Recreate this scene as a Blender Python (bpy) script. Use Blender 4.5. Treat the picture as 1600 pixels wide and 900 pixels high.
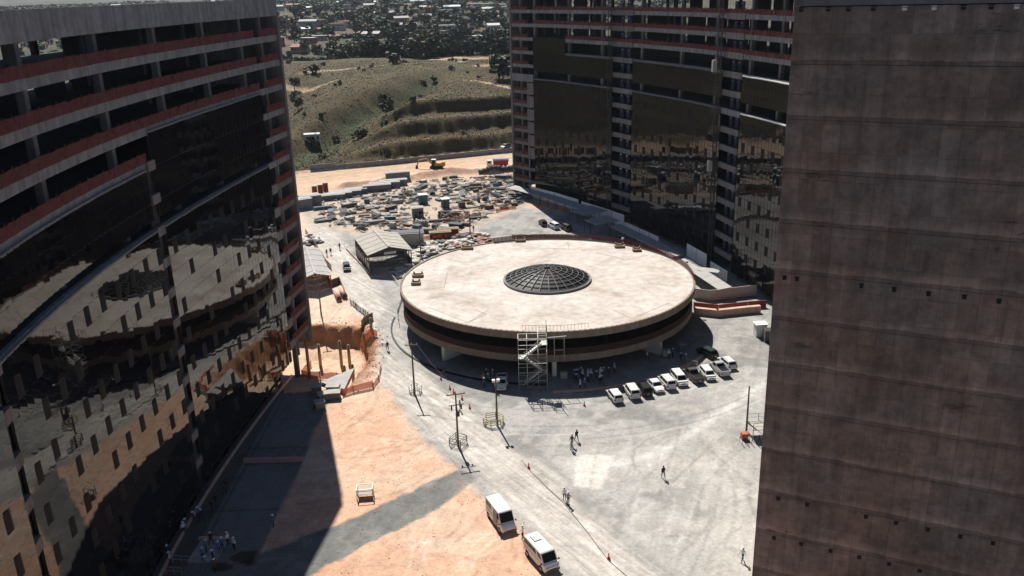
import bpy, math, random, bisect
import numpy as np
from mathutils import Vector, Matrix
random.seed(7); rng = np.random.default_rng(7)
for o in list(bpy.data.objects): bpy.data.objects.remove(o)
S = bpy.context.scene; C = S.collection
PI = math.pi; rad = math.radians

# ------------------------------------------------------------------ camera
H = 62.0; F = 1365.7; TH = 0.330747; RO = 0.02758
fw = Vector((0, math.cos(TH), -math.sin(TH))); _u = Vector((0, math.sin(TH), math.cos(TH))); _r = Vector((1, 0, 0))
cup = math.cos(RO)*_u + math.sin(RO)*_r; crt = math.cos(RO)*_r - math.sin(RO)*_u
cd = bpy.data.cameras.new('camera'); cam = bpy.data.objects.new('camera', cd); C.objects.link(cam)
M = Matrix((crt, cup, -fw)).transposed().to_4x4(); M.translation = Vector((0, 0, H)); cam.matrix_world = M
cd.sensor_width = 36; cd.lens = F/1600*36; cd.clip_start = .5; cd.clip_end = 20000
S.camera = cam
# ------------------------------------------------------------------ light
SUN_EL = 47.8; SAZ = Vector((-.268, .963, 0)).normalized()
sundir = SAZ*math.cos(rad(SUN_EL)) + Vector((0, 0, math.sin(rad(SUN_EL))))
sl = bpy.data.lights.new('sun', 'SUN'); sl.energy = 5.0; sl.angle = rad(.5); sl.color = (1, .955, .89)
so = bpy.data.objects.new('sun', sl); C.objects.link(so); so.rotation_euler = (-sundir).to_track_quat('-Z', 'Y').to_euler()
w = bpy.data.worlds.new('World'); S.world = w; w.use_nodes = True; nt = w.node_tree
sk = nt.nodes.new('ShaderNodeTexSky'); sk.sky_type = 'NISHITA'; sk.sun_disc = False; sk.sun_elevation = rad(SUN_EL); sk.sun_rotation = rad(-15.6)
sk.air_density = .55; sk.dust_density = .2
bg = nt.nodes['Background']; bg.inputs[1].default_value = .066; nt.links.new(sk.outputs[0], bg.inputs[0])
S.view_settings.view_transform = 'Standard'; S.view_settings.look = 'None'; S.view_settings.exposure = .66; S.view_settings.gamma = 1
S.render.engine = 'CYCLES'; S.render.resolution_x = 1024; S.render.resolution_y = 576

def ray(px, py): return fw + crt*((px-800)/F) - cup*((py-450)/F)
def spot(px, py, z=0.0):
    d = ray(px, py); t = (z-H)/d.z; return Vector((d.x*t, d.y*t, z))

# ------------------------------------------------------------------ mesh helpers
class MB:
    def __init__(s): s.v = []; s.f = []; s.m = []; s.cur = 0; s.T = None
    def pts(s, ps):
        n = len(s.v)
        if s.T is not None: ps = [s.T @ Vector(p) for p in ps]
        s.v += [tuple(p) for p in ps]; return n
    def face(s, ids): s.f.append(tuple(ids)); s.m.append(s.cur)
    def quad(s, a, b, c, d): n = s.pts([a, b, c, d]); s.face((n, n+1, n+2, n+3))
    def hexa(s, p):       # 8 points: bottom ring then top ring
        n = s.pts(p)
        for q in ((0,3,2,1),(4,5,6,7),(0,1,5,4),(1,2,6,5),(2,3,7,6),(3,0,4,7)): s.face([n+i for i in q])
    def box(s, c, d, rz=0.0, taper=1.0):
        cx, cy, cz = c; a, b, h = d[0]/2, d[1]/2, d[2]/2; co, si = math.cos(rz), math.sin(rz); P = []
        for z, k in ((-h, 1), (h, taper)):
            for x, y in ((-a,-b),(a,-b),(a,b),(-a,b)):
                x *= k; y *= k; P.append((cx+x*co-y*si, cy+x*si+y*co, cz+z))
        s.hexa(P)
    def bar(s, p, q, w=.1, h=None):
        p = Vector(p); q = Vector(q); d = (q-p)
        if d.length < 1e-6: return
        d.normalize(); u = Vector((0,0,1)) if abs(d.z) < .9 else Vector((1,0,0))
        a = d.cross(u).normalized()*(w/2); b = a.cross(d).normalized()*((h or w)/2)
        s.hexa([p-a-b, p+a-b, p+a+b, p-a+b, q-a-b, q+a-b, q+a+b, q-a+b])
    def tube(s, p, q, r0, r1=None, n=8, caps=True):
        p = Vector(p); q = Vector(q); r1 = r0 if r1 is None else r1; d = (q-p).normalized()
        u = Vector((0,0,1)) if abs(d.z) < .9 else Vector((1,0,0)); a = d.cross(u).normalized(); b = d.cross(a)
        A = [p+a*(r0*math.cos(2*PI*i/n))+b*(r0*math.sin(2*PI*i/n)) for i in range(n)]
        B = [q+a*(r1*math.cos(2*PI*i/n))+b*(r1*math.sin(2*PI*i/n)) for i in range(n)]
        k = s.pts(A+B)
        for i in range(n): s.face((k+i, k+(i+1)%n, k+n+(i+1)%n, k+n+i))
        if caps: s.face([k+i for i in range(n)][::-1]); s.face([k+n+i for i in range(n)])
    def prism(s, poly, z0, z1):
        n = len(poly); k = s.pts([(p[0], p[1], z0) for p in poly]+[(p[0], p[1], z1) for p in poly])
        s.face([k+i for i in range(n)][::-1]); s.face([k+n+i for i in range(n)])
        for i in range(n): s.face((k+i, k+(i+1)%n, k+n+(i+1)%n, k+n+i))
    def strip(s, rows):    # list of equal-length point rows
        m = len(rows[0]); k = s.pts([p for r in rows for p in r])
        for i in range(len(rows)-1):
            for j in range(m-1): s.face((k+i*m+j, k+i*m+j+1, k+(i+1)*m+j+1, k+(i+1)*m+j))
    def loft(s, rings):    # closed rings
        m = len(rings[0]); k = s.pts([p for r in rings for p in r])
        for i in range(len(rings)-1):
            for j in range(m): s.face((k+i*m+j, k+i*m+(j+1)%m, k+(i+1)*m+(j+1)%m, k+(i+1)*m+j))
        s.face([k+j for j in range(m)][::-1]); s.face([k+(len(rings)-1)*m+j for j in range(m)])
    def mesh(s, name, mats, smooth=False):
        me = bpy.data.meshes.new(name); me.from_pydata(s.v, [], s.f)
        for m in (mats if isinstance(mats, (list, tuple)) else [mats]): me.materials.append(m)
        if any(s.m): me.polygons.foreach_set('material_index', s.m)
        if smooth: me.polygons.foreach_set('use_smooth', [True]*len(s.f))
        me.update(); return me
    def build(s, name, mats, parent=None, smooth=False):
        return link(name, s.mesh(name, mats, smooth), parent)
def link(name, me, parent=None, loc=None, rz=0.0):
    o = bpy.data.objects.new(name, me); C.objects.link(o)
    if parent is not None: o.parent = parent
    if loc is not None: o.location = loc
    if rz: o.rotation_euler = (0, 0, rz)
    return o
def tag(o, label=None, cat=None, group=None, kind=None):
    if label: o['label'] = label
    if cat: o['category'] = cat
    if group: o['group'] = group
    if kind: o['kind'] = kind
    return o
def thing(name, label, cat, loc=(0,0,0), rz=0.0, group=None):
    o = bpy.data.objects.new(name, None); C.objects.link(o); o.location = loc; o.rotation_euler = (0,0,rz); o.empty_display_size = .2
    return tag(o, label, cat, group)
def copy_tree(o, parent=None):
    c = o.copy(); C.objects.link(c); c.parent = parent
    for ch in [x for x in KIDS.get(o.name, [])] or list(o.children): copy_tree(ch, c)
    return c
KIDS = {}
def dup(root, loc, rz, label=None, group=None):
    c = copy_tree(root); c.location = loc; c.rotation_euler = (0, 0, rz)
    if label: c['label'] = label
    if group: c['group'] = group
    return c

# ------------------------------------------------------------------ materials
def mat(name, col, rough=.85, metal=0.0, noise=None, bump=0.0, scale=1.0, alpha=1.0, spec=.3, streak=0.0):
    m = bpy.data.materials.new(name); m.use_nodes = True; N = m.node_tree.nodes; L = m.node_tree.links; b = N['Principled BSDF']
    b.inputs['Base Color'].default_value = (*col, 1); b.inputs['Roughness'].default_value = rough; b.inputs['Metallic'].default_value = metal
    b.inputs['Specular IOR Level'].default_value = spec
    if alpha < 1: b.inputs['Alpha'].default_value = alpha
    if noise or bump:
        g = N.new('ShaderNodeNewGeometry'); tx = N.new('ShaderNodeTexNoise'); tx.inputs['Scale'].default_value = scale; tx.inputs['Detail'].default_value = 7; tx.inputs['Roughness'].default_value = .62
        L.new(g.outputs['Position'], tx.inputs['Vector'])
        if noise:
            r = N.new('ShaderNodeMapRange'); r.inputs[1].default_value = .3; r.inputs[2].default_value = .7; r.inputs[3].default_value = 1-noise; r.inputs[4].default_value = 1+noise
            L.new(tx.outputs['Fac'], r.inputs[0]); mx = N.new('ShaderNodeMix'); mx.data_type = 'RGBA'; mx.blend_type = 'MULTIPLY'; mx.inputs[0].default_value = 1
            mx.inputs[6].default_value = (*col, 1); cr = N.new('ShaderNodeCombineColor'); [L.new(r.outputs[0], cr.inputs[i]) for i in range(3)]; L.new(cr.outputs[0], mx.inputs[7]); out = mx.outputs[2]
            if streak:
                mp = N.new('ShaderNodeMapping'); mp.inputs['Scale'].default_value = (1.3, 1.3, .09); L.new(g.outputs['Position'], mp.inputs[0])
                t2 = N.new('ShaderNodeTexNoise'); t2.inputs['Scale'].default_value = 1.1; t2.inputs['Detail'].default_value = 5; L.new(mp.outputs[0], t2.inputs['Vector'])
                r2 = N.new('ShaderNodeMapRange'); r2.inputs[1].default_value = .35; r2.inputs[2].default_value = .7; r2.inputs[3].default_value = 1+streak*.4; r2.inputs[4].default_value = 1-streak
                L.new(t2.outputs['Fac'], r2.inputs[0]); m2 = N.new('ShaderNodeMix'); m2.data_type = 'RGBA'; m2.blend_type = 'MULTIPLY'; m2.inputs[0].default_value = 1
                c2 = N.new('ShaderNodeCombineColor'); [L.new(r2.outputs[0], c2.inputs[i]) for i in range(3)]; L.new(out, m2.inputs[6]); L.new(c2.outputs[0], m2.inputs[7]); out = m2.outputs[2]
            L.new(out, b.inputs['Base Color'])
        if bump:
            bp = N.new('ShaderNodeBump'); bp.inputs['Strength'].default_value = bump; bp.inputs['Distance'].default_value = .1; L.new(tx.outputs['Fac'], bp.inputs['Height']); L.new(bp.outputs[0], b.inputs['Normal'])
    return m
conc = mat('concrete', (.21,.21,.205), .9, noise=.22, bump=.15, scale=.9, streak=.35)
conc_dark = mat('shade_darkened_concrete', (.04,.039,.038), .95, noise=.2, scale=.5)  # concrete darkened in its colour to stand for shade deep in the floors
conc_warm = mat('pier_concrete', (.17,.155,.145), .9, noise=.2, scale=.8, streak=.3)
net_m = mat('orange_net', (.12,.030,.026), .8, noise=.3, scale=1.4, alpha=.8)
net_o = mat('bright_orange_net', (.75,.16,.07), .8, noise=.25, scale=1.2, alpha=.8)
net_post = mat('net_post_wood', (.12,.05,.035), .9)
cap_m = mat('ledge_flashing', (.17,.168,.16), .8, noise=.15, scale=1.5)
cap_w = mat('white_ledge_flashing', (.7,.69,.66), .6, noise=.1, scale=1.5)
backing = mat('dark_mullion', (.012,.013,.015), .6)
steel = mat('galvanised_steel', (.36,.36,.34), .5, .4, noise=.2, scale=2)
steel_dark = mat('dark_steel', (.05,.05,.052), .6, .2)
white_p = mat('white_paint', (.7,.7,.68), .35, spec=.5)
black_p = mat('black_paint', (.015,.016,.018), .25, spec=.5)
green_p = mat('dark_green_paint', (.025,.04,.035), .25, spec=.5)
grey_p = mat('dark_grey_paint', (.07,.065,.06), .3, spec=.5)
glass_c = mat('car_glass', (.010,.012,.014), .12, spec=.2)
rubber = mat('tyre_rubber', (.02,.02,.02), .9)
hub_m = mat('wheel_hub', (.3,.3,.3), .4, .6)
lamp_r = mat('red_lamp_glass', (.35,.02,.02), .3)
lamp_w = mat('clear_lamp_glass', (.6,.6,.55), .2)
wood = mat('weathered_timber', (.26,.19,.12), .9, noise=.3, scale=2)
woodg = mat('grey_pole_timber', (.13,.105,.08), .9, noise=.25, scale=2)
skin_m = mat('skin', (.28,.16,.10), .6)
sheet_tan = mat('tan_roof_sheet', (.37,.34,.29), .8, noise=.1, scale=.6, streak=.15)
sheet_grey = mat('grey_fibre_cement', (.34,.33,.31), .85, noise=.18, scale=.8)
red_board = mat('red_hoarding', (.20,.055,.04), .8, noise=.2, scale=1)
white_board = mat('white_hoarding', (.74,.74,.70), .8, noise=.12, scale=.7)
pinkc = mat('pink_dusted_concrete', (.52,.34,.27), .9, noise=.2, scale=1)
yellow_p = mat('yellow_paint', (.46,.37,.20), .5, noise=.15, scale=3)
cone_m = mat('traffic_cone_red', (.55,.06,.03), .6)
blue_m = mat('blue_sheet', (.06,.16,.38), .6, noise=.2, scale=2)
orange_m = mat('rust_orange_steel', (.38,.10,.05), .7, noise=.2, scale=2)
trunk_m = mat('bark', (.09,.07,.05), .95)
def glassmat(name='mirror_glass', ior=1.66):
    m = bpy.data.materials.new(name); m.use_nodes = True; N = m.node_tree.nodes; L = m.node_tree.links; b = N['Principled BSDF']
    b.inputs['Roughness'].default_value = .02; b.inputs['IOR'].default_value = ior; b.inputs['Specular IOR Level'].default_value = .5
    b.inputs['Base Color'].default_value = (.004,.004,.005,1); return m
glass_m = glassmat(); glass_e = glassmat('dimmed_facade_glass', 1.45)  # second copy is the same glass, reflection weakened to darken the east block
def roofmat():      # sun-bleached screed with stains and pour marks
    m = mat('roof_screed', (.58,.53,.47), .9); N = m.node_tree.nodes; L = m.node_tree.links; b = N['Principled BSDF']
    g = N.new('ShaderNodeNewGeometry')
    def noise(sc, det=6, dist=0): 
        t = N.new('ShaderNodeTexNoise'); t.inputs['Scale'].default_value = sc; t.inputs['Detail'].default_value = det; t.inputs['Distortion'].default_value = dist; t.inputs['Roughness'].default_value = .65
        L.new(g.outputs['Position'], t.inputs['Vector']); return t
    a = noise(.11, 8, .4); c = noise(.6, 6); d = noise(4, 4)
    cr = N.new('ShaderNodeValToRGB'); cr.color_ramp.elements[0].position = .34; cr.color_ramp.elements[0].color = (.42,.355,.30,1)
    cr.color_ramp.elements[1].position = .62; cr.color_ramp.elements[1].color = (.58,.53,.475,1); e = cr.color_ramp.elements.new(.46); e.color = (.52,.46,.405,1)
    L.new(a.outputs['Fac'], cr.inputs[0]); out = cr.outputs[0]
    for t, lo, hi in ((c, .74, 1.12), (d, .90, 1.08), (noise(.22, 7, 1.2), .84, 1.06)):
        r = N.new('ShaderNodeMapRange'); r.inputs[1].default_value = .3; r.inputs[2].default_value = .7; r.inputs[3].default_value = lo; r.inputs[4].default_value = hi; L.new(t.outputs['Fac'], r.inputs[0])
        x = N.new('ShaderNodeMix'); x.data_type = 'RGBA'; x.blend_type = 'MULTIPLY'; x.inputs[0].default_value = 1; L.new(out, x.inputs[6]); L.new(r.outputs[0], x.inputs[7]); out = x.outputs[2]
    L.new(out, b.inputs['Base Color']); return m
roof_m = roofmat()
def wallmat():      # board-marked shear wall: panel seams, grime, darker blotches
    m = mat('board_marked_concrete', (.27,.235,.21), .92); N = m.node_tree.nodes; L = m.node_tree.links; b = N['Principled BSDF']
    tc = N.new('ShaderNodeTexCoord'); 
    def noise(vec, sc, det=6, rough=.6):
        t = N.new('ShaderNodeTexNoise'); t.inputs['Scale'].default_value = sc; t.inputs['Detail'].default_value = det; t.inputs['Roughness'].default_value = rough; L.new(vec, t.inputs['Vector']); return t.outputs['Fac']
    def rng_(f, a, b_, lo, hi):
        r = N.new('ShaderNodeMapRange'); r.inputs[1].default_value = a; r.inputs[2].default_value = b_; r.inputs[3].default_value = lo; r.inputs[4].default_value = hi; L.new(f, r.inputs[0]); return r.outputs[0]
    sx = N.new('ShaderNodeSeparateXYZ'); L.new(tc.outputs['Object'], sx.inputs[0]); cx = N.new('ShaderNodeCombineXYZ'); L.new(sx.outputs[0], cx.inputs[0]); L.new(sx.outputs[2], cx.inputs[1]); V = cx.outputs[0]
    br = N.new('ShaderNodeTexBrick'); br.offset = 0; br.inputs['Scale'].default_value = 1; br.inputs['Brick Width'].default_value = 1.22; br.inputs['Row Height'].default_value = 1.96
    br.inputs['Mortar Size'].default_value = .04; br.inputs['Mortar Smooth'].default_value = .4; br.inputs['Color1'].default_value = (1.0,1.0,1.0,1); br.inputs['Color2'].default_value = (.74,.73,.72,1); br.inputs['Mortar'].default_value = (.74,.72,.70,1)
    wv = N.new('ShaderNodeTexNoise'); wv.inputs['Scale'].default_value = .8; wv.inputs['Detail'].default_value = 5; L.new(V, wv.inputs['Vector']); wm_ = N.new('ShaderNodeMix'); wm_.data_type = 'VECTOR'; wm_.inputs[0].default_value = .06; L.new(V, wm_.inputs[4]); L.new(wv.outputs['Color'], wm_.inputs[5]); L.new(wm_.outputs[1], br.inputs['Vector'])
    st = N.new('ShaderNodeMapping'); st.inputs['Scale'].default_value = (1.1,.10,1); L.new(V, st.inputs[0])
    fac = [rng_(noise(V, .09, 6), .35, .65, .78, 1.18), rng_(noise(st.outputs[0], 1.3, 6, .7), .40, .66, 1.1, .80), rng_(noise(V, 1.6, 7, .7), .3, .7, .74, 1.2), rng_(noise(V, .45, 5, .6), .38, .62, .80, 1.14)]
    bl = N.new('ShaderNodeMapping'); bl.inputs['Scale'].default_value = (.35,.9,1); L.new(V, bl.inputs[0]); fac.append(rng_(noise(bl.outputs[0], .5, 9, .75), .60, .65, 1, .5))
    cr = N.new('ShaderNodeMix'); cr.data_type = 'RGBA'; L.new(rng_(noise(V, .16, 4), .4, .6, 0, 1), cr.inputs[0]); cr.inputs[6].default_value = (.205,.182,.162,1); cr.inputs[7].default_value = (.228,.178,.145,1)
    out = cr.outputs[2]
    z1 = N.new('ShaderNodeMath'); z1.operation = 'MULTIPLY_ADD'; L.new(sx.outputs[2], z1.inputs[0]); z1.inputs[1].default_value = -1/3.924; z1.inputs[2].default_value = 60.2/3.924
    z2 = N.new('ShaderNodeMath'); z2.operation = 'MULTIPLY_ADD'; L.new(noise(V, .35, 6, .7), z2.inputs[0]); z2.inputs[1].default_value = .16; L.new(z1.outputs[0], z2.inputs[2])
    z3 = N.new('ShaderNodeMath'); z3.operation = 'FRACT'; L.new(z2.outputs[0], z3.inputs[0]); fac.append(rng_(z3.outputs[0], .82, .96, .96, 1.3)); fac.append(rng_(z3.outputs[0], 0, .2, .80, 1))   # laitance at the foot of each lift, dirt run-off at its head
    for f in [br.outputs[0]]+fac:
        x = N.new('ShaderNodeMix'); x.data_type = 'RGBA'; x.blend_type = 'MULTIPLY'; x.inputs[0].default_value = 1; L.new(out, x.inputs[6]); L.new(f, x.inputs[7]); out = x.outputs[2]
    L.new(out, b.inputs['Base Color'])
    bp = N.new('ShaderNodeBump'); bp.inputs['Strength'].default_value = .35; bp.inputs['Distance'].default_value = .05; L.new(br.outputs[0], bp.inputs['Height']); L.new(bp.outputs[0], b.inputs['Normal']); return m
wall_m = wallmat()
def groundmat():    # colour attribute = what covers the ground; noises add grain, ruts and wheel marks
    m = bpy.data.materials.new('ground_cover'); m.use_nodes = True; N = m.node_tree.nodes; L = m.node_tree.links; b = N['Principled BSDF']; b.inputs['Roughness'].default_value = .95; b.inputs['Specular IOR Level'].default_value = .15
    at = N.new('ShaderNodeAttribute'); at.attribute_name = 'cover'; g = N.new('ShaderNodeNewGeometry')
    def noise(vec, sc, det=6, rough=.65, dist=0):
        t = N.new('ShaderNodeTexNoise'); t.inputs['Scale'].default_value = sc; t.inputs['Detail'].default_value = det; t.inputs['Roughness'].default_value = rough; t.inputs['Distortion'].default_value = dist; L.new(vec, t.inputs['Vector']); return t.outputs['Fac']
    def rng_(f, lo, hi, a=.3, c=.7):
        r = N.new('ShaderNodeMapRange'); r.inputs[1].default_value = a; r.inputs[2].default_value = c; r.inputs[3].default_value = lo; r.inputs[4].default_value = hi; L.new(f, r.inputs[0]); return r.outputs[0]
    P = g.outputs['Position']
    def streaks(deg, sc):
        a = N.new('ShaderNodeMapping'); a.inputs['Rotation'].default_value = (0,0,rad(-deg)); L.new(P, a.inputs[0])
        b2 = N.new('ShaderNodeMapping'); b2.inputs['Scale'].default_value = sc; L.new(a.outputs[0], b2.inputs[0]); return b2
    mp = streaks(125, (.10,1.5,1)); mq = streaks(72, (.10,1.3,1))
    def along_(a, b_):      # vehicle-polished streaks follow the road where the mask says road, fainter sweeps elsewhere
        m1 = N.new('ShaderNodeMix'); L.new(at.outputs['Alpha'], m1.inputs[0]); L.new(rng_(b_, .90, 1.08), m1.inputs[2]); L.new(rng_(a, .70, 1.24), m1.inputs[3]); return m1.outputs[0]
    nf = noise(P, 2.2, 8, .7); out = at.outputs['Color']
    for f in (rng_(nf, .82, 1.18), rng_(noise(P, .30, 7, .65, .8), .80, 1.16), rng_(noise(P, .9, 6, .7, .4), .86, 1.12), along_(noise(mp.outputs[0], .9, 6), noise(mq.outputs[0], .7, 5)),):
        x = N.new('ShaderNodeMix'); x.data_type = 'RGBA'; x.blend_type = 'MULTIPLY'; x.inputs[0].default_value = 1; L.new(out, x.inputs[6]); L.new(f, x.inputs[7]); out = x.outputs[2]
    L.new(out, b.inputs['Base Color'])
    bp = N.new('ShaderNodeBump'); bp.inputs['Strength'].default_value = .5; bp.inputs['Distance'].default_value = .12; L.new(nf, bp.inputs['Height']); L.new(bp.outputs[0], b.inputs['Normal']); return m
ground_m = groundmat()
def leafmat(name, col):
    m = mat(name, col, .75, noise=.45, scale=.8, spec=.2); return m

# ------------------------------------------------------------------ ground: one height field cut into named surfaces
_lat = rng.random((256, 256))
def vn(x, y):
    xi = np.floor(x).astype(int); yi = np.floor(y).astype(int); fx = x-xi; fy = y-yi; fx = fx*fx*(3-2*fx); fy = fy*fy*(3-2*fy)
    a = _lat[xi % 256, yi % 256]; b = _lat[(xi+1) % 256, yi % 256]; c = _lat[xi % 256, (yi+1) % 256]; d = _lat[(xi+1) % 256, (yi+1) % 256]
    return (a*(1-fx)+b*fx)*(1-fy)+(c*(1-fx)+d*fx)*fy
def fbm(x, y, s, o=4, k=.5):
    x = np.asarray(x, float)/s+37.3; y = np.asarray(y, float)/s+91.7; t = 0; a = 1; n = 0
    for i in range(o): t = t+a*vn(x*2**i+i*17, y*2**i+i*31); n += a; a *= k
    return t/n-.5
def sdist(x, y, poly):     # signed distance, positive inside
    d = np.full(np.shape(x), 1e9); ins = np.zeros(np.shape(x), bool); n = len(poly)
    for i in range(n):
        ax, ay = poly[i]; bx, by = poly[(i+1) % n]; ex, ey = bx-ax, by-ay; t = np.clip(((x-ax)*ex+(y-ay)*ey)/(ex*ex+ey*ey+1e-9), 0, 1)
        d = np.minimum(d, np.hypot(x-ax-t*ex, y-ay-t*ey))
        if ay != by: ins ^= ((ay > y) != (by > y)) & (x < (bx-ax)*(y-ay)/(by-ay)+ax)
    return np.where(ins, d, -d)
def ldist(x, y, line):
    d = np.full(np.shape(x), 1e9)
    for (ax, ay), (bx, by) in zip(line, line[1:]):
        ex, ey = bx-ax, by-ay; t = np.clip(((x-ax)*ex+(y-ay)*ey)/(ex*ex+ey*ey+1e-9), 0, 1); d = np.minimum(d, np.hypot(x-ax-t*ex, y-ay-t*ey))
    return d
def sm(x, a, b): t = np.clip((x-a)/(b-a), 0, 1); return t*t*(3-2*t)
Q = lambda pts: [tuple(spot(*p))[:2] for p in pts]
PIT = [(-60,161.5),(-38,161.2),(-29,159),(-26,153),(-25.2,141),(-27.5,131.5),(-32,131.2),(-60,131.2)]
PLAZA = [(-60,262),(-57,241),(-47.4,212),(-39.5,188.4),(-32,167.2),(-26.3,156),(-22.6,135.6),(-15.4,119),(-8.5,105),(-5.2,99.7),(-1,92.9),(3.4,85),(9,70),(80,50),(90,120),(56,178),(46,205),(22,242),(2,256),(-3,247),(-22,223),(-40.8,227),(-50,236),(-58,252)]
ROADL = [(-62,262),(-52,235),(-42,204),(-33,180),(-25.5,158),(-19,136),(-10,119),(0,103),(9,84),(16,70)]
CRUSH = [(-40,76),(-31,85.6),(-29.5,87.9),(-22.2,93.3),(-14.1,99.6),(-8.1,104.9),(-5,103.2),(-9.7,96.2),(-16.2,89.8),(-22,84),(-32,72)]
WALK = [(-50,131),(-32.2,131),(-29.6,128.6),(-30.2,118),(-30.0,108),(-30.2,96),(-30.6,86),(-30,70),(-60,70)]
YARD = [(-72,262),(-64,261),(-57,241.5),(-49,233),(-40.8,227.3),(-24.9,223.5),(-14,224),(0,247),(10,262),(14,300),(-21.4,306),(-42.2,291),(-66,281)]
WHITE = [(8.8,108.1),(13.6,107.5),(10.9,98.9),(7.2,99.8)]
RW = [(-84,314),(-73,319),(-47,327.5),(0,347),(60,372)]
GUL = [(-84,330),(-76,360),(-68,385),(-58,403),(-47,432),(-40,460)]
def hgt(x, y):
    x = np.asarray(x, float); y = np.asarray(y, float)
    z = .10*fbm(x, y, 14, 3)*sm(np.abs(x)+np.abs(y-150), 20, 60)
    z = z+.16*fbm(x, y, 6, 3)*sm(-x-15+.35*(110-y), 0, 10)*sm(x+31, 0, 2)
    p = sdist(x, y, PIT)+1.0*fbm(x, y, 3, 3)
    p = p+1.3*fbm(x, y, 1.6, 3); z = z-3.6*sm(p, -.3, 2.2)-.5*sm(p, 2.2, 8)+(.5*fbm(x, y, 4, 3)+.3*fbm(x, y, 1.1, 3))*sm(p+1, 0, 1.5)
    z = z+.9*np.exp(-(ldist(x, y, [(-24.5,150),(-24.2,142),(-26.5,133)])/1.6)**2)*(.7+1.2*fbm(x, y, 1.5, 3))
    b = ldist(x, y, [(-55,289),(-45,294),(-20,309),(16,306)]); z = z+(1.6+2.5*fbm(x, y, 5, 3))*np.exp(-(b/2.6)**2)
    t = y-(347+.415*x+0*x)       # metres behind the retaining wall line
    left = sm(-x+.25*t, 48, 74)        # 0 on the benched cut, 1 on the smooth grassy hill
    tt = t+9*fbm(x, y, 26, 4)+2.5*fbm(x, y, 5, 3)
    bench = 1.6*sm(t, .4, 1)
    for k in range(3): bench = bench+5.4*sm(tt, 4+15*k, 4+15*k+6.5)
    bench = bench+5*sm(tt, 60, 190)
    nose = sm(-x, 62, 86)
    smooth = 22*sm(tt, 2, 175)**.9+1.5*fbm(x, y, 30, 4)+7.0*np.exp(-((x+66)/24)**2-((t-70)/50)**2)
    hill = bench*(1-left)+smooth*left
    g = ldist(x, y, GUL); hill = hill-9*np.exp(-(g/10)**2)*sm(t, 2, 30)*sm(150-t, 0, 60)
    hill = hill*(1-.75*sm(-x, 84, 112)*sm(200-t, 0, 90))
    far = 22-7*sm(y, 560, 640)+9*sm(y, 650, 800)+18*sm(y, 780, 1500)+16*fbm(x, y, 160, 4)*sm(y, 620, 850)+60*sm(y, 2200, 6000)*(.6+1.2*fbm(x, y, 900, 4))
    k = sm(y, 500, 580); hill = hill*(1-k)+far*k
    z = z+np.where(t > .4, np.maximum(hill, 0)+(.9*fbm(x, y, 6, 4)+.5*fbm(x, y, 2.5, 3)+3.5*fbm(x, y, 38, 3))*sm(t, 3, 14)*sm(700-y, 0, 100), 0)
    r = np.hypot(x, y); z = z+np.where(y < 40, 45*sm(r, 400, 2500)*(.6+1.3*fbm(x, y, 500, 4)), 0)
    return z
def hz(x, y): return float(hgt(np.array([x]), np.array([y]))[0])
def axis(segs):
    out = [segs[0][0]]
    for a, b, s in segs:
        n = max(1, int(round((b-a)/s))); out += list(np.linspace(a, b, n+1)[1:])
    return np.array(out)
xs = axis([(-9000,-3000,1500),(-3000,-900,180),(-900,-240,22),(-240,-110,4),(-110,-52,1.3),(-52,58,.42),(58,110,2.5),(110,300,12),(300,900,50),(900,3000,220),(3000,9000,1500)])
ys = axis([(-9000,-2500,1200),(-2500,-400,120),(-400,40,16),(40,72,2),(72,185,.42),(185,320,1.0),(320,430,1.6),(430,640,3.5),(640,1200,9),(1200,2400,45),(2400,9500,450)])
GX, GY = np.meshgrid(xs, ys); GZ = hgt(GX, GY)
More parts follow.
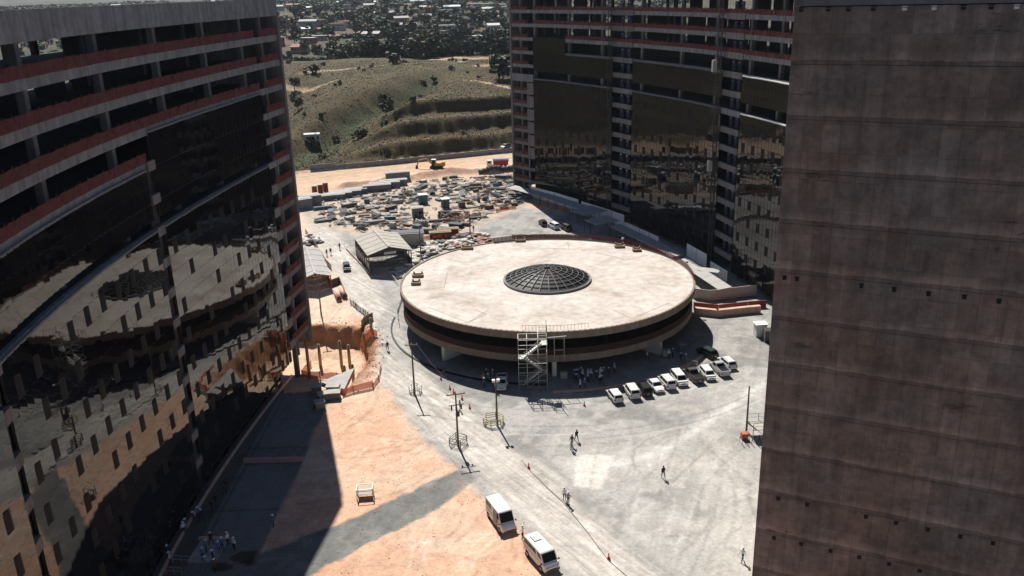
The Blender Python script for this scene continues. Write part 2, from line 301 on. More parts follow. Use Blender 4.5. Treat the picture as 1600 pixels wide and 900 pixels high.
def colour(x, y, z):
    n1 = fbm(x, y, 9, 4); n2 = fbm(x, y, 2.2, 4); n3 = fbm(x, y, 30, 3)
    c = np.empty(x.shape+(3,)); c[:] = (.55,.345,.24)
    def mixc(w, col): 
        w = np.clip(w, 0, 1)[..., None]; c[:] = c*(1-w)+np.array(col)*w
    mixc(sm(n1, -.05, .25)*.75, (.55,.43,.33)); mixc(sm(-n3-.2*n2, .02, .22)*.65, (.46,.235,.145)); mixc(sm(n2, .08, .3)*.35, (.40,.25,.165))
    mixc(sm(x+100, 0, 20)*sm(-x-30, 0, 4)*sm(y, 158, 164)*.8, (.54,.43,.33))
    p = sdist(x, y, PLAZA)+2.8*n1+2.2*n2; w = sm(p, -1.2, 1.0)
    g = np.empty_like(c); g[:] = (.315,.304,.286)
    def mixg(wt, col): wt = np.clip(wt, 0, 1)[..., None]; g[:] = g*(1-wt)+np.array(col)*wt
    mixg(sm(n3+.5*n1, 0, .28)*.8, (.375,.362,.34)); mixg(sm(-n1-.4*n2, .02, .18)*.7, (.19,.187,.178)); mixg(sm(n2, .05, .3)*.3, (.43,.37,.31))
    mixg(sm(x-14, 0, 16)*sm(118-y, 0, 14)*.7, (.46,.43,.385))
    mixg(np.exp(-((x-20)/12)**2-((y-120)/9)**2)*.5*sm(n1, -.1, .2), (.25,.24,.225))
    rd = ldist(x, y, ROADL); mixg(sm(4.6+1.5*n1-rd, 0, 1.4)*.85, (.44,.405,.36))
    for off in (-3.0,-1.4,.9,2.6):
        l = [(a+off, b) for a, b in ROADL]; mixg(np.exp(-((ldist(x, y, l)+.5*n1)/.42)**2)*.6*sm(n2, -.25, .15), (.56,.53,.48))
    mixg(np.exp(-((rd-5.3-1.5*n1)/.7)**2)*.35, (.22,.21,.195))
    a = Q([(1195,600),(1120,650),(1045,700),(985,722),(900,728)]); d = ldist(x, y, a); mixg(np.exp(-((d+1.0*n2)/.7)**2)*.6*sm(x, 9, 16), (.60,.58,.54)); mixg(np.exp(-((d+1.5*n2)/2.6)**2)*.35, (.54,.52,.48))
    q = sdist(x, y, WHITE)+.5*n2; mixg(sm(q, -.2, .25)*.85, (.57,.54,.49)); mixg(np.exp(-(ldist(x, y, [(11.1,107.6),(9.4,99.6)])/.12)**2)*.6, (.25,.24,.22))
    rr = np.random.default_rng(3)
    for k in range(26):     # wheel marks across the open gravel
        cx, cy = rr.uniform(12, 32), rr.uniform(84, 112); an = rr.normal(1.25, .35); L2 = rr.uniform(4, 14); cu = rr.normal(0, 2)
        ln = [(cx+math.cos(an)*s*L2-math.sin(an)*cu*(s*s), cy+math.sin(an)*s*L2+math.cos(an)*cu*(s*s)) for s in np.linspace(-1, 1, 6)]
        mixg(np.exp(-(ldist(x, y, ln)/.17)**2)*rr.uniform(.3,.6), (.21,.20,.188) if k % 3 else (.52,.50,.46))
    for k in range(14):
        R0 = rr.uniform(31, 52); a0 = rr.uniform(-2.6, -.9); ln = [(6.75+R0*math.cos(a0+s), 161.4+R0*math.sin(a0+s)) for s in np.linspace(0, rr.uniform(.3,.8), 9)]
        mixg(np.exp(-(ldist(x, y, ln)/.22)**2)*rr.uniform(.4,.75), (.45,.435,.41) if k % 2 else (.20,.197,.19))
    # wheel marks in the bare soil
    for k in range(34):
        cx, cy = rr.uniform(-27, 0), rr.uniform(78, 128); an = rr.normal(.9, .6); L2 = rr.uniform(3, 9); cu = rr.normal(0, 2.4)
        ln = [(cx+math.cos(an)*s*L2-math.sin(an)*cu*(s*s), cy+math.sin(an)*s*L2+math.cos(an)*cu*(s*s)) for s in np.linspace(-1, 1, 6)]
        wt = np.exp(-(ldist(x, y, ln)/.16)**2)+np.exp(-(ldist(x, y, [(u+1.5*math.sin(an), v-1.5*math.cos(an)) for u, v in ln])/.16)**2); mixc(wt*rr.uniform(.4,.8)*sm(n2, -.2, .1), (.33,.19,.12) if k % 3 else (.62,.5,.40))
    c[:] = c*(1-w[..., None])+g*w[..., None]
    global ROADM
    ROADM = sm(6.5+1.5*n1-rd, 0, 2.5)*w
    q = sdist(x, y, CRUSH)+1.8*n1+1.3*n2; cw = sm(q, -.15, .3); cc = np.empty_like(c); cc[:] = (.15,.15,.142); t = sm(n2+.4*n1, -.1, .3)[..., None]; cc[:] = cc*(1-t)+np.array((.22,.215,.20))*t
    fade = sm(q, -.15, .3)*(1-sm(x, -9, -4)*.7); c[:] = c*(1-fade[..., None])+cc*fade[..., None]
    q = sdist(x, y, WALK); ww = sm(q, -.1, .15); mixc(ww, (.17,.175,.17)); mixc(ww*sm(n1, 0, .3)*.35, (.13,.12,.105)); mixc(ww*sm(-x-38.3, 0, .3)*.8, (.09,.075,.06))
    for a, b in (((-50,112.5),(-30,112.3)), ((-50,96.5),(-30,96.3)), ((-50,121),(-30,121)), ((-37.6,131),(-37.9,70))): mixc(ww*np.exp(-(ldist(x, y, [a, b])/.15)**2)*.6, (.08,.075,.065))
    for cx, cy, r in ((-31.9,86.6,1.3),(-34.5,84.8,.9),(-30.9,85.4,.7)): mixc(ww*sm(r+1.2*n2-np.hypot((x-cx)*.6, y-cy), 0, .2)*.85, (.05,.03,.02))
    # ring of darker fill round the circular building
    rdk = np.hypot(x-6.75, y-161.4); mixc(sm(34-rdk+1.2*n1, 0, 1)*.5, (.27,.265,.255))
    # yard, haul road
    q = sdist(x, y, YARD)+1.5*n1; mixc(sm(q, -1, 1)*.85, (.40,.335,.27)); mixc(sm(q, 0, 2)*sm(n1+n2*.5, 0, .2)*.6, (.29,.26,.225))
    t = y-(347+.415*x); hr = sm(t, -44, -38)*sm(-t, 0, 1)*sm(-x, -80, -60)
    mixc(hr, (.50,.345,.235)); mixc(hr*sm(t, -15, -9)*.7, (.41,.31,.21)); mixc(hr*sm(n1, .05, .25)*.5, (.52,.33,.21)); mixc(hr*np.exp(-((t+24+2*n1)/1.6)**2)*.6, (.58,.44,.33)); mixc(hr*np.exp(-((t+12+3*n1)/.8)**2)*.6, (.36,.24,.15))
    mixc(np.exp(-(ldist(x, y, [(-55,289),(-45,294),(-20,309),(16,306)])/2.8)**2), (.33,.205,.14))
    # pit walls of raw cut earth
    q = sdist(x, y, PIT); mixc(sm(q, -1.6, .3)*sm(2.6-q, 0, .8), (.34,.17,.09)); mixc(sm(q, 2, 4)*.6, (.56,.42,.29)); mixc(np.exp(-(q/.8)**2)*.5*sm(n2, 0, .1), (.22,.12,.07))
    # grass
    gr = sm(t, .8, 2.2); mixc(gr, (.064,.046,.020)); mixc(gr*sm(n1+n3, .0, .3)*.6, (.092,.067,.028)); mixc(gr*sm(-n1-.5*n2, -.03, .2)*.7, (.040,.040,.017))
    mixc(gr*np.exp(-((ldist(x, y, GUL)+6*n1)/8)**2)*.75, (.035,.05,.02)); mixc(gr*sm(x+30, 0, 30)*sm(n1, -.1, .2)*sm(90-t, 0, 40)*.75, (.042,.034,.018))
    mixc(gr*sm(t, 120, 150)*sm(n1+n3, -.1, .2)*.6, (.075,.07,.032))
    tt = t+9*fbm(x, y, 26, 4)+2.5*fbm(x, y, 5, 3)
    for k in range(3): mixc(gr*(1-sm(-x+.25*t, 50, 70))*np.exp(-((tt-(12+15*k))/1.3)**2)*.6, (.17,.12,.075))
    for l, wd in (([(-110,492),(-60,520)],2.2), ([(-45,560),(-30,540),(-26,520)],3.5), ([(-40,562),(20,552),(70,548)],3.2), ([(-15,492),(30,500)],3), ([(-20,446),(2,412),(20,402)],1.4), ([(-130,470),(-88,452)],2.5), ([(-130,420),(-104,396),(-92,350),(-84,325)],2.5)):
        mixc(np.exp(-((ldist(x, y, l)+4*n2)/wd)**2)*.9, (.47,.34,.23))
    fz = sm(y, 570, 640); mixc(fz*.95, (.05,.048,.028)); mixc(fz*sm(n3+n1, .02, .25)*.7, (.13,.085,.06)); mixc(fz*sm(-n3-n1*.6, .0, .2)*.7, (.026,.033,.018))
    back = sm(30-y, 0, 60); nb = fbm(x, y, 60, 5); mixc(back*.95, (.03,.03,.024)); mixc(back*sm(-nb, .08, .16)*.6, (.08,.065,.05))
    side = sm(-x-8*n1, 72, 86)*sm(y, -20, 30)*sm(1-t, 0, 1)+sm(x, 70, 100)*sm(330-y, 0, 60)*sm(y, -20, 30); mixc(side*.9, (.085,.07,.045)); mixc(side*sm(n3, .05, .15)*.5, (.16,.12,.08))
    return c
COL = colour(GX, GY, GZ)
fx = (GX[:-1, :-1]+GX[1:, 1:])/2; fy = (GY[:-1, :-1]+GY[1:, 1:])/2
reg = np.zeros(fx.shape, int); T = fy-(347+.415*fx)
reg[sdist(fx, fy, PLAZA)+2.6*fbm(fx, fy, 9, 4) > 0] = 1
reg[sdist(fx, fy, CRUSH)+1.0*fbm(fx, fy, 9, 4) > 0] = 2
reg[sdist(fx, fy, WALK) > 0] = 3
reg[(sdist(fx, fy, YARD) > 0)] = 4
reg[(T > -41) & (T < .4) & (fx > -80) & (reg != 4)] = 5
reg[T >= .4] = 6; reg[fy > 560] = 7; reg[sdist(fx, fy, PIT) > -.5] = 8
GN = ['bare_soil','gravel_yard','crushed_stone_track','concrete_walkway','storage_yard_ground','haul_road','grassy_hill','far_hills','excavation_pit']
ny, nx = GX.shape; idx = np.arange(ny*nx).reshape(ny, nx)
V = np.stack([GX, GY, GZ], -1).reshape(-1, 3); CV = COL.reshape(-1, 3); RMV = ROADM.reshape(-1)
FQ = np.stack([idx[:-1, :-1], idx[:-1, 1:], idx[1:, 1:], idx[1:, :-1]], -1)
for r, nm in enumerate(GN):
    q = FQ[reg == r]
    if not len(q): continue
    u, inv = np.unique(q, return_inverse=True); inv = inv.reshape(-1)
    me = bpy.data.meshes.new(nm); me.vertices.add(len(u)); me.vertices.foreach_set('co', V[u].ravel().astype(np.float32))
    me.loops.add(len(inv)); me.loops.foreach_set('vertex_index', inv.astype(np.int32)); me.polygons.add(len(q)); me.polygons.foreach_set('loop_start', np.arange(0, len(inv), 4, dtype=np.int32))
    me.polygons.foreach_set('use_smooth', np.ones(len(q), bool)); me.update(calc_edges=True)
    a = me.color_attributes.new('cover', 'FLOAT_COLOR', 'POINT'); a.data.foreach_set('color', np.hstack([CV[u], RMV[u][:, None]]).astype(np.float32).ravel())
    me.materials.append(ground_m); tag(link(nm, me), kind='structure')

# ------------------------------------------------------------------ curved office blocks
STO = 3.924; TOP = 58.7; LV = [TOP-STO*k for k in range(15)]     # underside of each slab, 0 = roof parapet
class Curve:
    def __init__(s, pts, side):
        P = [Vector((a, b)) for a, b in pts]; out = []
        for i in range(len(P)-1):
            p0 = P[max(i-1, 0)]; p1 = P[i]; p2 = P[i+1]; p3 = P[min(i+2, len(P)-1)]
            for j in range(40):
                t = j/40; out.append(.5*((2*p1)+(p2-p0)*t+(2*p0-5*p1+4*p2-p3)*t*t+(3*p1-p0-3*p2+p3)*t**3))
        out.append(P[-1]); s.p = out; s.u = [0]
        for a, b in zip(out, out[1:]): s.u.append(s.u[-1]+(b-a).length)
        s.L = s.u[-1]; s.side = side
        s.t = [(out[min(i+20, len(out)-1)]-out[max(i-20, 0)]).normalized() for i in range(len(out))]
    def at(s, u, off=0.0, z=None):
        u = min(max(u, -5), s.L+5); i = min(max(bisect.bisect_right(s.u, u)-1, 0), len(s.u)-2)
        a, b = s.p[i], s.p[i+1]; d = (b-a).normalized(); q = a+d*(u-s.u[i]); f = min(max((u-s.u[i])/(s.u[i+1]-s.u[i]), 0), 1)
        d = s.t[i].lerp(s.t[i+1], f).normalized(); n = Vector((d.y, -d.x))*s.side; q = q+n*off
        return Vector((q.x, q.y)) if z is None else Vector((q.x, q.y, z))
    def near(s, x, y): return min(((p-Vector((x, y))).length, u) for p, u in zip(s.p, s.u))[1]
def arc_band(mb, cv, u0, u1, o0, o1, z0, z1, step=2.5):
    n = max(1, int(math.ceil((u1-u0)/step))); us = [u0+(u1-u0)*i/n for i in range(n+1)]
    R = [[cv.at(u, o0, z0), cv.at(u, o1, z0), cv.at(u, o1, z1), cv.at(u, o0, z1)] for u in us]; mb.loft(R)
def office(cv, label, name, glassy, strips, open_top, cols, depth, jit, seed, base_z, cols_near, netted, aim=None, beam_level=6):
    """glassy: list of (u0,u1,z0,z1); strips: (u0,u1) bays left open with bare slabs and nets; open_top: (u0,u1,lowest open level)"""
    R = random.Random(seed); t = thing(name, label, 'office block'); nh = 1.15 if seed == 11 else 1.0
    L = cv.L
    for k, z in enumerate(LV):
        if z < base_z: break
        mb = MB()
        if k == 0: arc_band(mb, cv, 0, L, 0, -.35, z, z+2.65); 
        elif k == beam_level: arc_band(mb, cv, 0, L, -.22, -.7, z, z+.98)
        else: arc_band(mb, cv, 0, L, -.22, -.6, z, z+.98)
        mb.build('parapet' if k == 0 else 'slab_edge', conc if k < 7 else conc_warm, t)
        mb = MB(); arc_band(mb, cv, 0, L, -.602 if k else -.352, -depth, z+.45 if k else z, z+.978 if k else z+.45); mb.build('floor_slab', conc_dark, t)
        if k == 0: continue
        # nets on the floor edge wherever the floor is open
        segs = [(a, b) for a, b, lo in open_top if k <= lo]+[(a, b) for a, b in netted if k > 0]
        for a, b in segs:
            nm = MB(); ps = MB(); n = max(2, int((b-a)/.9)); rows = [[], []]
            for i in range(n+1):
                u = a+(b-a)*i/n; o = -.02+.06*R.uniform(-1, 1); h = nh*(1+.035*R.uniform(-1, 1))+.02*math.sin(u*2.1)
                rows[0].append(cv.at(u, o-.05, z+.99)); rows[1].append(cv.at(u, o, z+.98+h))
                if i % 2 == 0: ps.bar(cv.at(u, -.16, z+.98), cv.at(u, -.16, z+2.35), .07)
            nm.strip(rows); nm.build('safety_net', net_m, t); tag(ps.build('net_posts', net_post, t), kind='stuff')
    # columns: one row behind the face, one row deep inside; inner wall added to block light and keep floors dark
    for u in cols:
        for off, w in ((-1.6, .75), (-depth*.62, .8)):
            mb = MB(); p = cv.at(u, off); q = cv.at(u+.1, off); a = math.atan2(q.y-p.y, q.x-p.x)
            mb.box((p.x, p.y, (TOP+cols_near)/2), (w*1.1, w, TOP-cols_near), a); mb.build('column', conc_warm, t)
    for u in list(cols)+[c+7 for c in cols]:
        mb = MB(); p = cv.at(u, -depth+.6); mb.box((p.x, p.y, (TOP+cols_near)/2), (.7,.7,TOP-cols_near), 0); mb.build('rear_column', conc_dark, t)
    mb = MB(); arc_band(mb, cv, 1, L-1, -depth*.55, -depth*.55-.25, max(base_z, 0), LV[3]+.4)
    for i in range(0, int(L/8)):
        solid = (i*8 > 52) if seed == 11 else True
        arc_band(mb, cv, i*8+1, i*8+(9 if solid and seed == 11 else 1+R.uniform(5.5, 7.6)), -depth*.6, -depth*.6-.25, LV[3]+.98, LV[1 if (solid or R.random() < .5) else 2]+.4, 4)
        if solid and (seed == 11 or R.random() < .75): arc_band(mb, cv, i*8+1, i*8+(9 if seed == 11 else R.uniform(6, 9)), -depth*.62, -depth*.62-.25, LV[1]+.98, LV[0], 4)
    mb.build('dark_inner_wall', conc_dark, t)
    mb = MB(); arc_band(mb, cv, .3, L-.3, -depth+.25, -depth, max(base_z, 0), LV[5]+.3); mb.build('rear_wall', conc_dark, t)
    # end pier
    for u in (0, L-.8):
        mb = MB(); arc_band(mb, cv, u, u+.8, .12, -depth, max(base_z, -4.5), TOP+.2); mb.build('end_pier', conc_warm, t)
    # mirror glazing
    panes = []; W = 1.32; HR = STO/2
    for (u0, u1, z0, z1) in glassy:
        bk = MB(); arc_band(bk, cv, u0, u1, -.12 if aim is None else -.3, -.2 if aim is None else -.4, z0, z1); bk.build('mullion_grid', backing, t)
        n = max(1, int(round((u1-u0)/W))); wd = (u1-u0)/n; m = max(1, int(round((z1-z0)/HR))); hd = (z1-z0)/m
        for i in range(n):
            cb = R.gauss(0, jit*.6)
            for j in range(m):
                a = u0+i*wd+.05; b = a+wd-.10; zz = z0+j*hd+.03; zt = zz+hd-.06; tx = (cb+R.gauss(0, jit*.6))*wd/2; tz = R.gauss(0, jit*.8)*hd/2
                op = (i % 3 == 1) and (j % 2 == 0) and R.random() < .86 and zz < 33
                if aim:      # panes turned and leaned by aim to place the reflection, standing proud of neighbours
                    c = cv.at((a+b)/2, -.02, (zz+zt)/2); sl, ln = aim(c.y); sl += 2*tx/wd; ln += 2*tz/hd; e = Vector((math.sin(sl), math.cos(sl), 0))*((b-a)/2); up_ = Vector((-math.sin(ln), 0, math.cos(ln)))*((zt-zz)/2)
                    panes.append((c-e-up_, c+e-up_, c+e+up_, c-e+up_, op)); continue
                panes.append((cv.at(a, -.02-tx-tz, zz), cv.at(b, -.02+tx-tz, zz), cv.at(b, -.02+tx+tz, zt), cv.at(a, -.02-tx+tz, zt), op))
    cpos = Vector((0, 0, H)); key = lambda p: (p[0]-cpos).length
    wins = [p for p in panes if p[4]]; fixed = [p for p in panes if not p[4]]; fixed.sort(key=key); wins.sort(key=key)
    for p in fixed[:300]:
        mb = MB(); mb.quad(*p[:4]); mb.build('glass_pane', glass_m if aim else glass_e, t)
    mb = MB(); [mb.quad(*p[:4]) for p in fixed[300:]]; tag(mb.build('glass_panes', glass_m if aim else glass_e, t), kind='stuff')
    rest = MB()
    for i, p in enumerate(wins):      # top-hung windows: dark quads imitate shaded opening and dark reflection, sash foot pushed out
        a, b, c, d = p[:4]; n = (b-a).cross(d-a).normalized()*cv.side; n = n if (cpos-a).dot(n) > 0 else -n
        one = i < 290; mb = MB() if one else rest
        mb.cur = 0; g = .10; e = (b-a)*.2; f = (d-a)*.04; o = R.uniform(.04,.12)
        mb.quad(a+n*.012, b+n*.012, c+n*.012, d+n*.012)
        mb.cur = 1; mb.quad(a+e+f+n*o, b-e+f+n*o, c-e-f+n*.06, d+e-f+n*.06)
        if one: mb.build('open_window', [backing, sash_m], t)
    if rest.f: tag(rest.build('open_windows', [backing, sash_m], t), kind='stuff')
    return t
sash_m = mat('dark_reflection_sash', (.010,.011,.012), .6, spec=.15)  # matt near-black stands in for the dark ground a sash would reflect
def ledge(cv, t, u0, u1, z, m, seg=2.6, w=.55):
    n = max(1, int((u1-u0)/seg)); s = (u1-u0)/n
    for i in range(n):
        mb = MB(); a = u0+i*s+.04; b = u0+(i+1)*s-.04; dz = random.uniform(-.03,.03)
        mb.loft([[cv.at(u, .05, z-.22+dz), cv.at(u, .05, z+dz), cv.at(u, -w, z+.10+dz), cv.at(u, -w, z-.22)] for u in (a, b)]); mb.build('ledge_cap', m, t)

# west block (left of the photograph)
LK = 62/70
def xl(Y): q = (Y/LK-120)/40; return LK*(-46.8+1.7*q+2.3*q*q-.5*q**3)
wc = Curve([(xl(y), y) for y in (50,60,70,80,90,100,110,120,130,140,150.6)], 1)
uy = lambda Y: wc.near(xl(Y), Y)
s3, s2, s1 = (uy(60), uy(61.8)), (uy(100.3), uy(102.6)), (uy(140), uy(149.6))
colsW = [uy(y) for y in (63,79,95.3,110.3,124.8,137.6)]+[uy(145.6)]
gw = [(s3[1], s2[0], .4, 35.9), (s2[1], s1[0]-6, .4, 35.9), (s1[0]-6, s1[0], 1.6, 35.9), (.5, s3[0], .4, 35.9),
      (s3[1], s2[0]-.5, 37.3, 43.2), (s2[1]-.5, s1[0], 37.3, 47.3), (.5, s3[0], 37.3, 43.2)]
west = office(wc, 'curved unfinished office block with mirror glass and orange netted floors on the left', 'curved_office_block', gw,
    [s1, s2, s3], [(0, s2[0], 4), (s2[0], s1[0], 3), (s2[0]-7, s2[0], 4)], colsW, 17, .0038, 11, 1.0, -4.5, [(s1[0]+1.8, s1[1])], aim=lambda Y: (rad(5.2+.03*(min(Y, 135)-95)-.25*max(66-Y, 0)), rad(.9)))
for a, b, z, m in ((0, s2[0], 36.0, cap_m), (s2[1], s1[0], 36.0, cap_m), (s3[1], s2[0]-.4, 43.3, cap_m), (s2[1]-.5, s1[0], 47.4, cap_m)): ledge(wc, west, a, b, z, m)
for a, b in ((s2[0], s2[1]), (s3[0], s3[1])):     # bare concrete of the narrow open bay
    mb = MB(); arc_band(mb, wc, a, b, -.55, -.8, .4, 43); mb.build('bay_wall', conc_dark, west)
    for k in range(4, 15):
        mb = MB(); z = LV[k]; arc_band(mb, wc, a+.05, b-.05, .02, -.6, z-.1, z+1.05); mb.build('spandrel_block', conc_warm, west)
mb = MB(); p = wc.at(uy(144), -.3); mb.box((p.x, p.y, 19), (.35,.35,36), 0); mb.build('bay_post', conc, west)
for k in range(7, 15):      # little balconies of the end bay: pale angled returns
    mb = MB(); z = LV[k]; arc_band(mb, wc, s1[0], s1[0]+2.2, .0, -.6, z-.2, z+1.3); mb.build('balcony_return', conc, west)
mb = MB(); arc_band(mb, wc, 0, s1[0]+2, -2.2, -2.6, .0, 1.2); mb.build('plinth_wall', conc_warm, west)
mb = MB(); arc_band(mb, wc, 0, s1[0]-3, .9, .7, 0, .45); mb.build('base_kerb', pinkc, west)
# roof structure of the west block: ring beam on stub columns
mb = MB(); arc_band(mb, wc, 0, uy(96), -12.2, -12.9, 61.4, 62.3); mb.build('roof_ring_beam', conc, west)
for y in (56,68,80,92):
    mb = MB(); p = wc.at(uy(y), -12.5); mb.box((p.x, p.y, 60.2), (1.3,.8,2.4), 1.5); mb.build('roof_stub_column', conc_dark, west)
mb = MB(); mb.bar(wc.at(uy(97), -9, 59.2), wc.at(uy(92), -12, 61.6), .5,.5); mb.build('raking_prop', wood, west)

# east block (beyond the disc)
ecp = [(1.4,277.3),(10.2,265.7),(16.4,256.9),(23.8,244.8),(31,232.5),(38.2,216.0),(44.3,200.2),(48.6,183.5),(52.25,168.3),(54.2,155),(55,141.7),(54.5,125)]
ec = Curve(ecp, 1)
ux = lambda u: u-9.3
E = [ux(20.4), ux(57.1), ux(66.4), ux(106.2), ux(115)]
colsE = [ux(u) for u in (13, 19.7, 35.5, 51, 68.5, 86, 100.7, 115.6, 127.2, 141)]
ge = [(E[0], E[1], 1.2, 35.9), (E[2], E[3], 1.2, 35.9), (E[4], ec.L-1, 1.2, 35.9), (E[0], ux(35.4), 38.2, 48.0), (ux(35.4), E[1], 38.2, 43.6), (E[2], E[3], 38.2, 43.6), (E[4], ec.L-1, 38.2, 43.6)]
east = office(ec, 'long curved dark glass office block with lift masts beyond the circular roof', 'curved_office_block', ge,
    [(.8, E[0]), (E[1], E[2]), (E[3], E[4])], [(E[0], ux(35.4), 2), (ux(35.4), E[1], 3), (E[2], E[3], 3), (E[4], ec.L, 3), (E[1], E[2], 3), (E[3], E[4], 3)], colsE, 18, .0022, 23, 1.0, 0, [(.8, E[0]-2.5)])
for a, b, z, m in ((E[0], E[1], 36.0, cap_m), (E[2], E[3], 36.0, cap_m), (E[4], ec.L-1, 36.0, cap_w), (E[2], E[3], 43.7, cap_m), (E[4], ec.L-1, 43.7, cap_w), (ux(35.4), E[1], 43.7, cap_m)): ledge(ec, east, a, b, z, m, 1.6)
blue_lift = mat('blue_lift_gate', (.008,.014,.04), .5); shiny = mat('site_lamp_glass', (.75,.8,.9), .15, .6)
for (a, b) in ((E[1], E[2]), (E[3], E[4])):
    for k in range(1, 15):
        z = LV[k]; mb = MB(); arc_band(mb, ec, a+.3, b-.3, .03, -.5, z-.15, z+1.1); mb.build('spandrel_block', conc_warm if k != 6 else conc, east)
        for q in (.3, .6):
            mb = MB(); u = a+(b-a)*q; arc_band(mb, ec, u-.75, u+.75, -1.2, -1.3, z+1.1, z+3.4); mb.build('lift_gate', blue_lift, east)
            mb = MB(); p = ec.at(u, -1.1, z+3.0); mb.box(p, (.22,.22,.22)); mb.build('bulkhead_lamp', shiny, east)
mb = MB(); arc_band(mb, ec, .8, E[0], .08, -.6, LV[6]-.2, LV[6]+2.0); mb.build('transfer_beam', conc, east)
mb = MB(); p = ec.at(ux(17.6), -.3); mb.box((p.x, p.y, 18), (.5,.5,35), .9); mb.build('bay_post', conc, east)
for k in range(7, 13):
    mb = MB(); z = LV[k]; arc_band(mb, ec, ux(17.2), E[0], .0, -.5, z, z+3.4); mb.build('balcony_return', conc_warm, east)

# right hand shear wall: end of the third block, cast in storey lifts
wo = Vector((20.5, 64.6)); wdv = Vector((math.cos(.4468), -math.sin(.4468))); wang = -.4468
rb = thing('concrete_shear_wall', 'huge board marked brown concrete end wall filling the right side', 'concrete wall', (wo.x, wo.y, 0), wang)
WZ = 60.2; WL = 75.0
def lift_mb(z0, z1):
    mb = MB(); n = 30; rows = []; 
    for x in (0, WL): pass
    mb.hexa([(0,0,z0+.01),(WL,0,z0+.01),(WL,30,z0+.01),(0,30,z0+.01),(0,0,z1-.02),(WL,0,z1-.02),(WL,30,z1-.02),(0,30,z1-.02)]); return mb
zs = [WZ-STO*k for k in range(17)]
for a, b in zip(zs, zs[1:]):
    lift_mb(b, a).build('wall_lift', wall_m, rb)
mb = MB(); mb.box((WL/2, 15.08, 29), (WL-.1, 29.9, 60)); mb.build('joint_core', conc_dark, rb)
par_m = mat('parapet_concrete', (.14,.14,.145), .9, noise=.15, scale=.7, streak=.2)
mb = MB(); mb.box((WL/2, 15, WZ+3.2), (WL, 30.05, 6.3)); mb.build('parapet_band', par_m, rb)
hole_m = mat('tie_pocket_dark', (.02,.017,.015), .95)
def wallx(px, py): d = ray(px, py); n = Vector((math.sin(wang), -math.cos(wang))); t_ = (n.x*wo.x+n.y*wo.y)/(n.x*d.x+n.y*d.y); return (Vector((d.x*t_, d.y*t_))-wo).dot(wdv)
rows_ = [(WZ-.25, [(180,28),(263,28),(324,28),(400,29),(496,28),(586,28),(675,30),(760,30),(838,28)], 0), (zs[5]-.45, [(130,836),(168,839),(365,862),(465,875),(680,898)], 0), (zs[5]-.5, [(570,30),(786,50)], 440), (zs[10]-.4, [(110,658),(198,677),(378,714),(470,734),(567,753),(667,775),(767,795)], 440), (zs[11]-.4, [(97,778),(180,797),(270,817),(358,836),(449,857),(543,877)], 440)]
for z, ps_, oy in rows_:
    for i, (qx, qy) in enumerate(ps_):
        x = wallx(1160+qx/1.957, oy+qy/1.957); mb = MB(); s = .30; mb.box((x, .0, z), (s, .03, s*(.6 if z > 55 else 1))); mb.bar((x-s/2-.03,-.03,z+s/2+.03),(x+s/2+.03,-.03,z+s/2+.03),.06); mb.build('tie_pocket', lamp_w if z > 55 and i in (4,5,8) else hole_m, rb)
mb = MB(); mb.box((15.95,-.05,(zs[5]+zs[6])/2),(.06,.06,3)); mb.build('rust_rod', conc_warm, rb)

# ------------------------------------------------------------------ circular building
DX, DY, DR = 6.75, 161.4, 28.4; RT = 8.35
disc = thing('circular_building', 'low round concrete building with pale flat roof and lattice dome', 'round building', (DX, DY, 0))
def ring(mb, prof, n=128, a0=0.0, a1=2*PI):
    closed = abs(a1-a0-2*PI) < 1e-6; m = len(prof); N_ = n if closed else n+1
    k = mb.pts([(r*math.cos(a0+(a1-a0)*i/n), r*math.sin(a0+(a1-a0)*i/n), z) for i in range(N_) for r, z in prof])
    for i in range(n):
        for j in range(m): a = k+i*m; b = k+((i+1) % N_)*m; mb.face((a+j, b+j, b+(j+1) % m, a+(j+1) % m))
mb = MB(); ring(mb, [(7.6,RT-.5),(28.0,RT-.5),(28.0,RT),(7.6,RT)]); mb.build('roof_slab', roof_m, disc)
mb = MB(); ring(mb, [(28.003,RT-1.1),(DR,RT-1.1),(DR,RT+.16),(28.003,RT+.16)]); mb.build('roof_edge_beam', mat('edge_beam_concrete', (.23,.18,.14), .9, noise=.15, scale=1.2, streak=.2), disc)
edge2 = bpy.data.materials['edge_beam_concrete']
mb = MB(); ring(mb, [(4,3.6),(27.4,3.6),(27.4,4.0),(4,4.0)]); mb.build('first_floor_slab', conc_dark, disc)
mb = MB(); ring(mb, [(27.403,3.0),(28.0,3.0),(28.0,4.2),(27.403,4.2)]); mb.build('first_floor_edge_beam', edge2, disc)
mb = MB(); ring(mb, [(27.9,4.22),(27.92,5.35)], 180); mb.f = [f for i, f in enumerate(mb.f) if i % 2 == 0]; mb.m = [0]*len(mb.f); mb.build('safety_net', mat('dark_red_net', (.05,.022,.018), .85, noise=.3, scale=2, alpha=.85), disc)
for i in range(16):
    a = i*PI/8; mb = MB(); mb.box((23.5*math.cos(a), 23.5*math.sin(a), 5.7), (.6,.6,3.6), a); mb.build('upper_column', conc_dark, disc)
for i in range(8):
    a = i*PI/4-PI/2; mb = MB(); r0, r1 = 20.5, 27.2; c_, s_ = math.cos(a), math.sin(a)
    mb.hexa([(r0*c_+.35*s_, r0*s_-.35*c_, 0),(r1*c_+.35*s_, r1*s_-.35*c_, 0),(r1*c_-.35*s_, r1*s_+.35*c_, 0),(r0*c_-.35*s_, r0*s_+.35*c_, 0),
             (r0*c_+.35*s_, r0*s_-.35*c_, 3.0),(r1*c_+.35*s_, r1*s_-.35*c_, 3.0),(r1*c_-.35*s_, r1*s_+.35*c_, 3.0),(r0*c_-.35*s_, r0*s_+.35*c_, 3.0)]); mb.build('fin_pillar', white_board, disc)
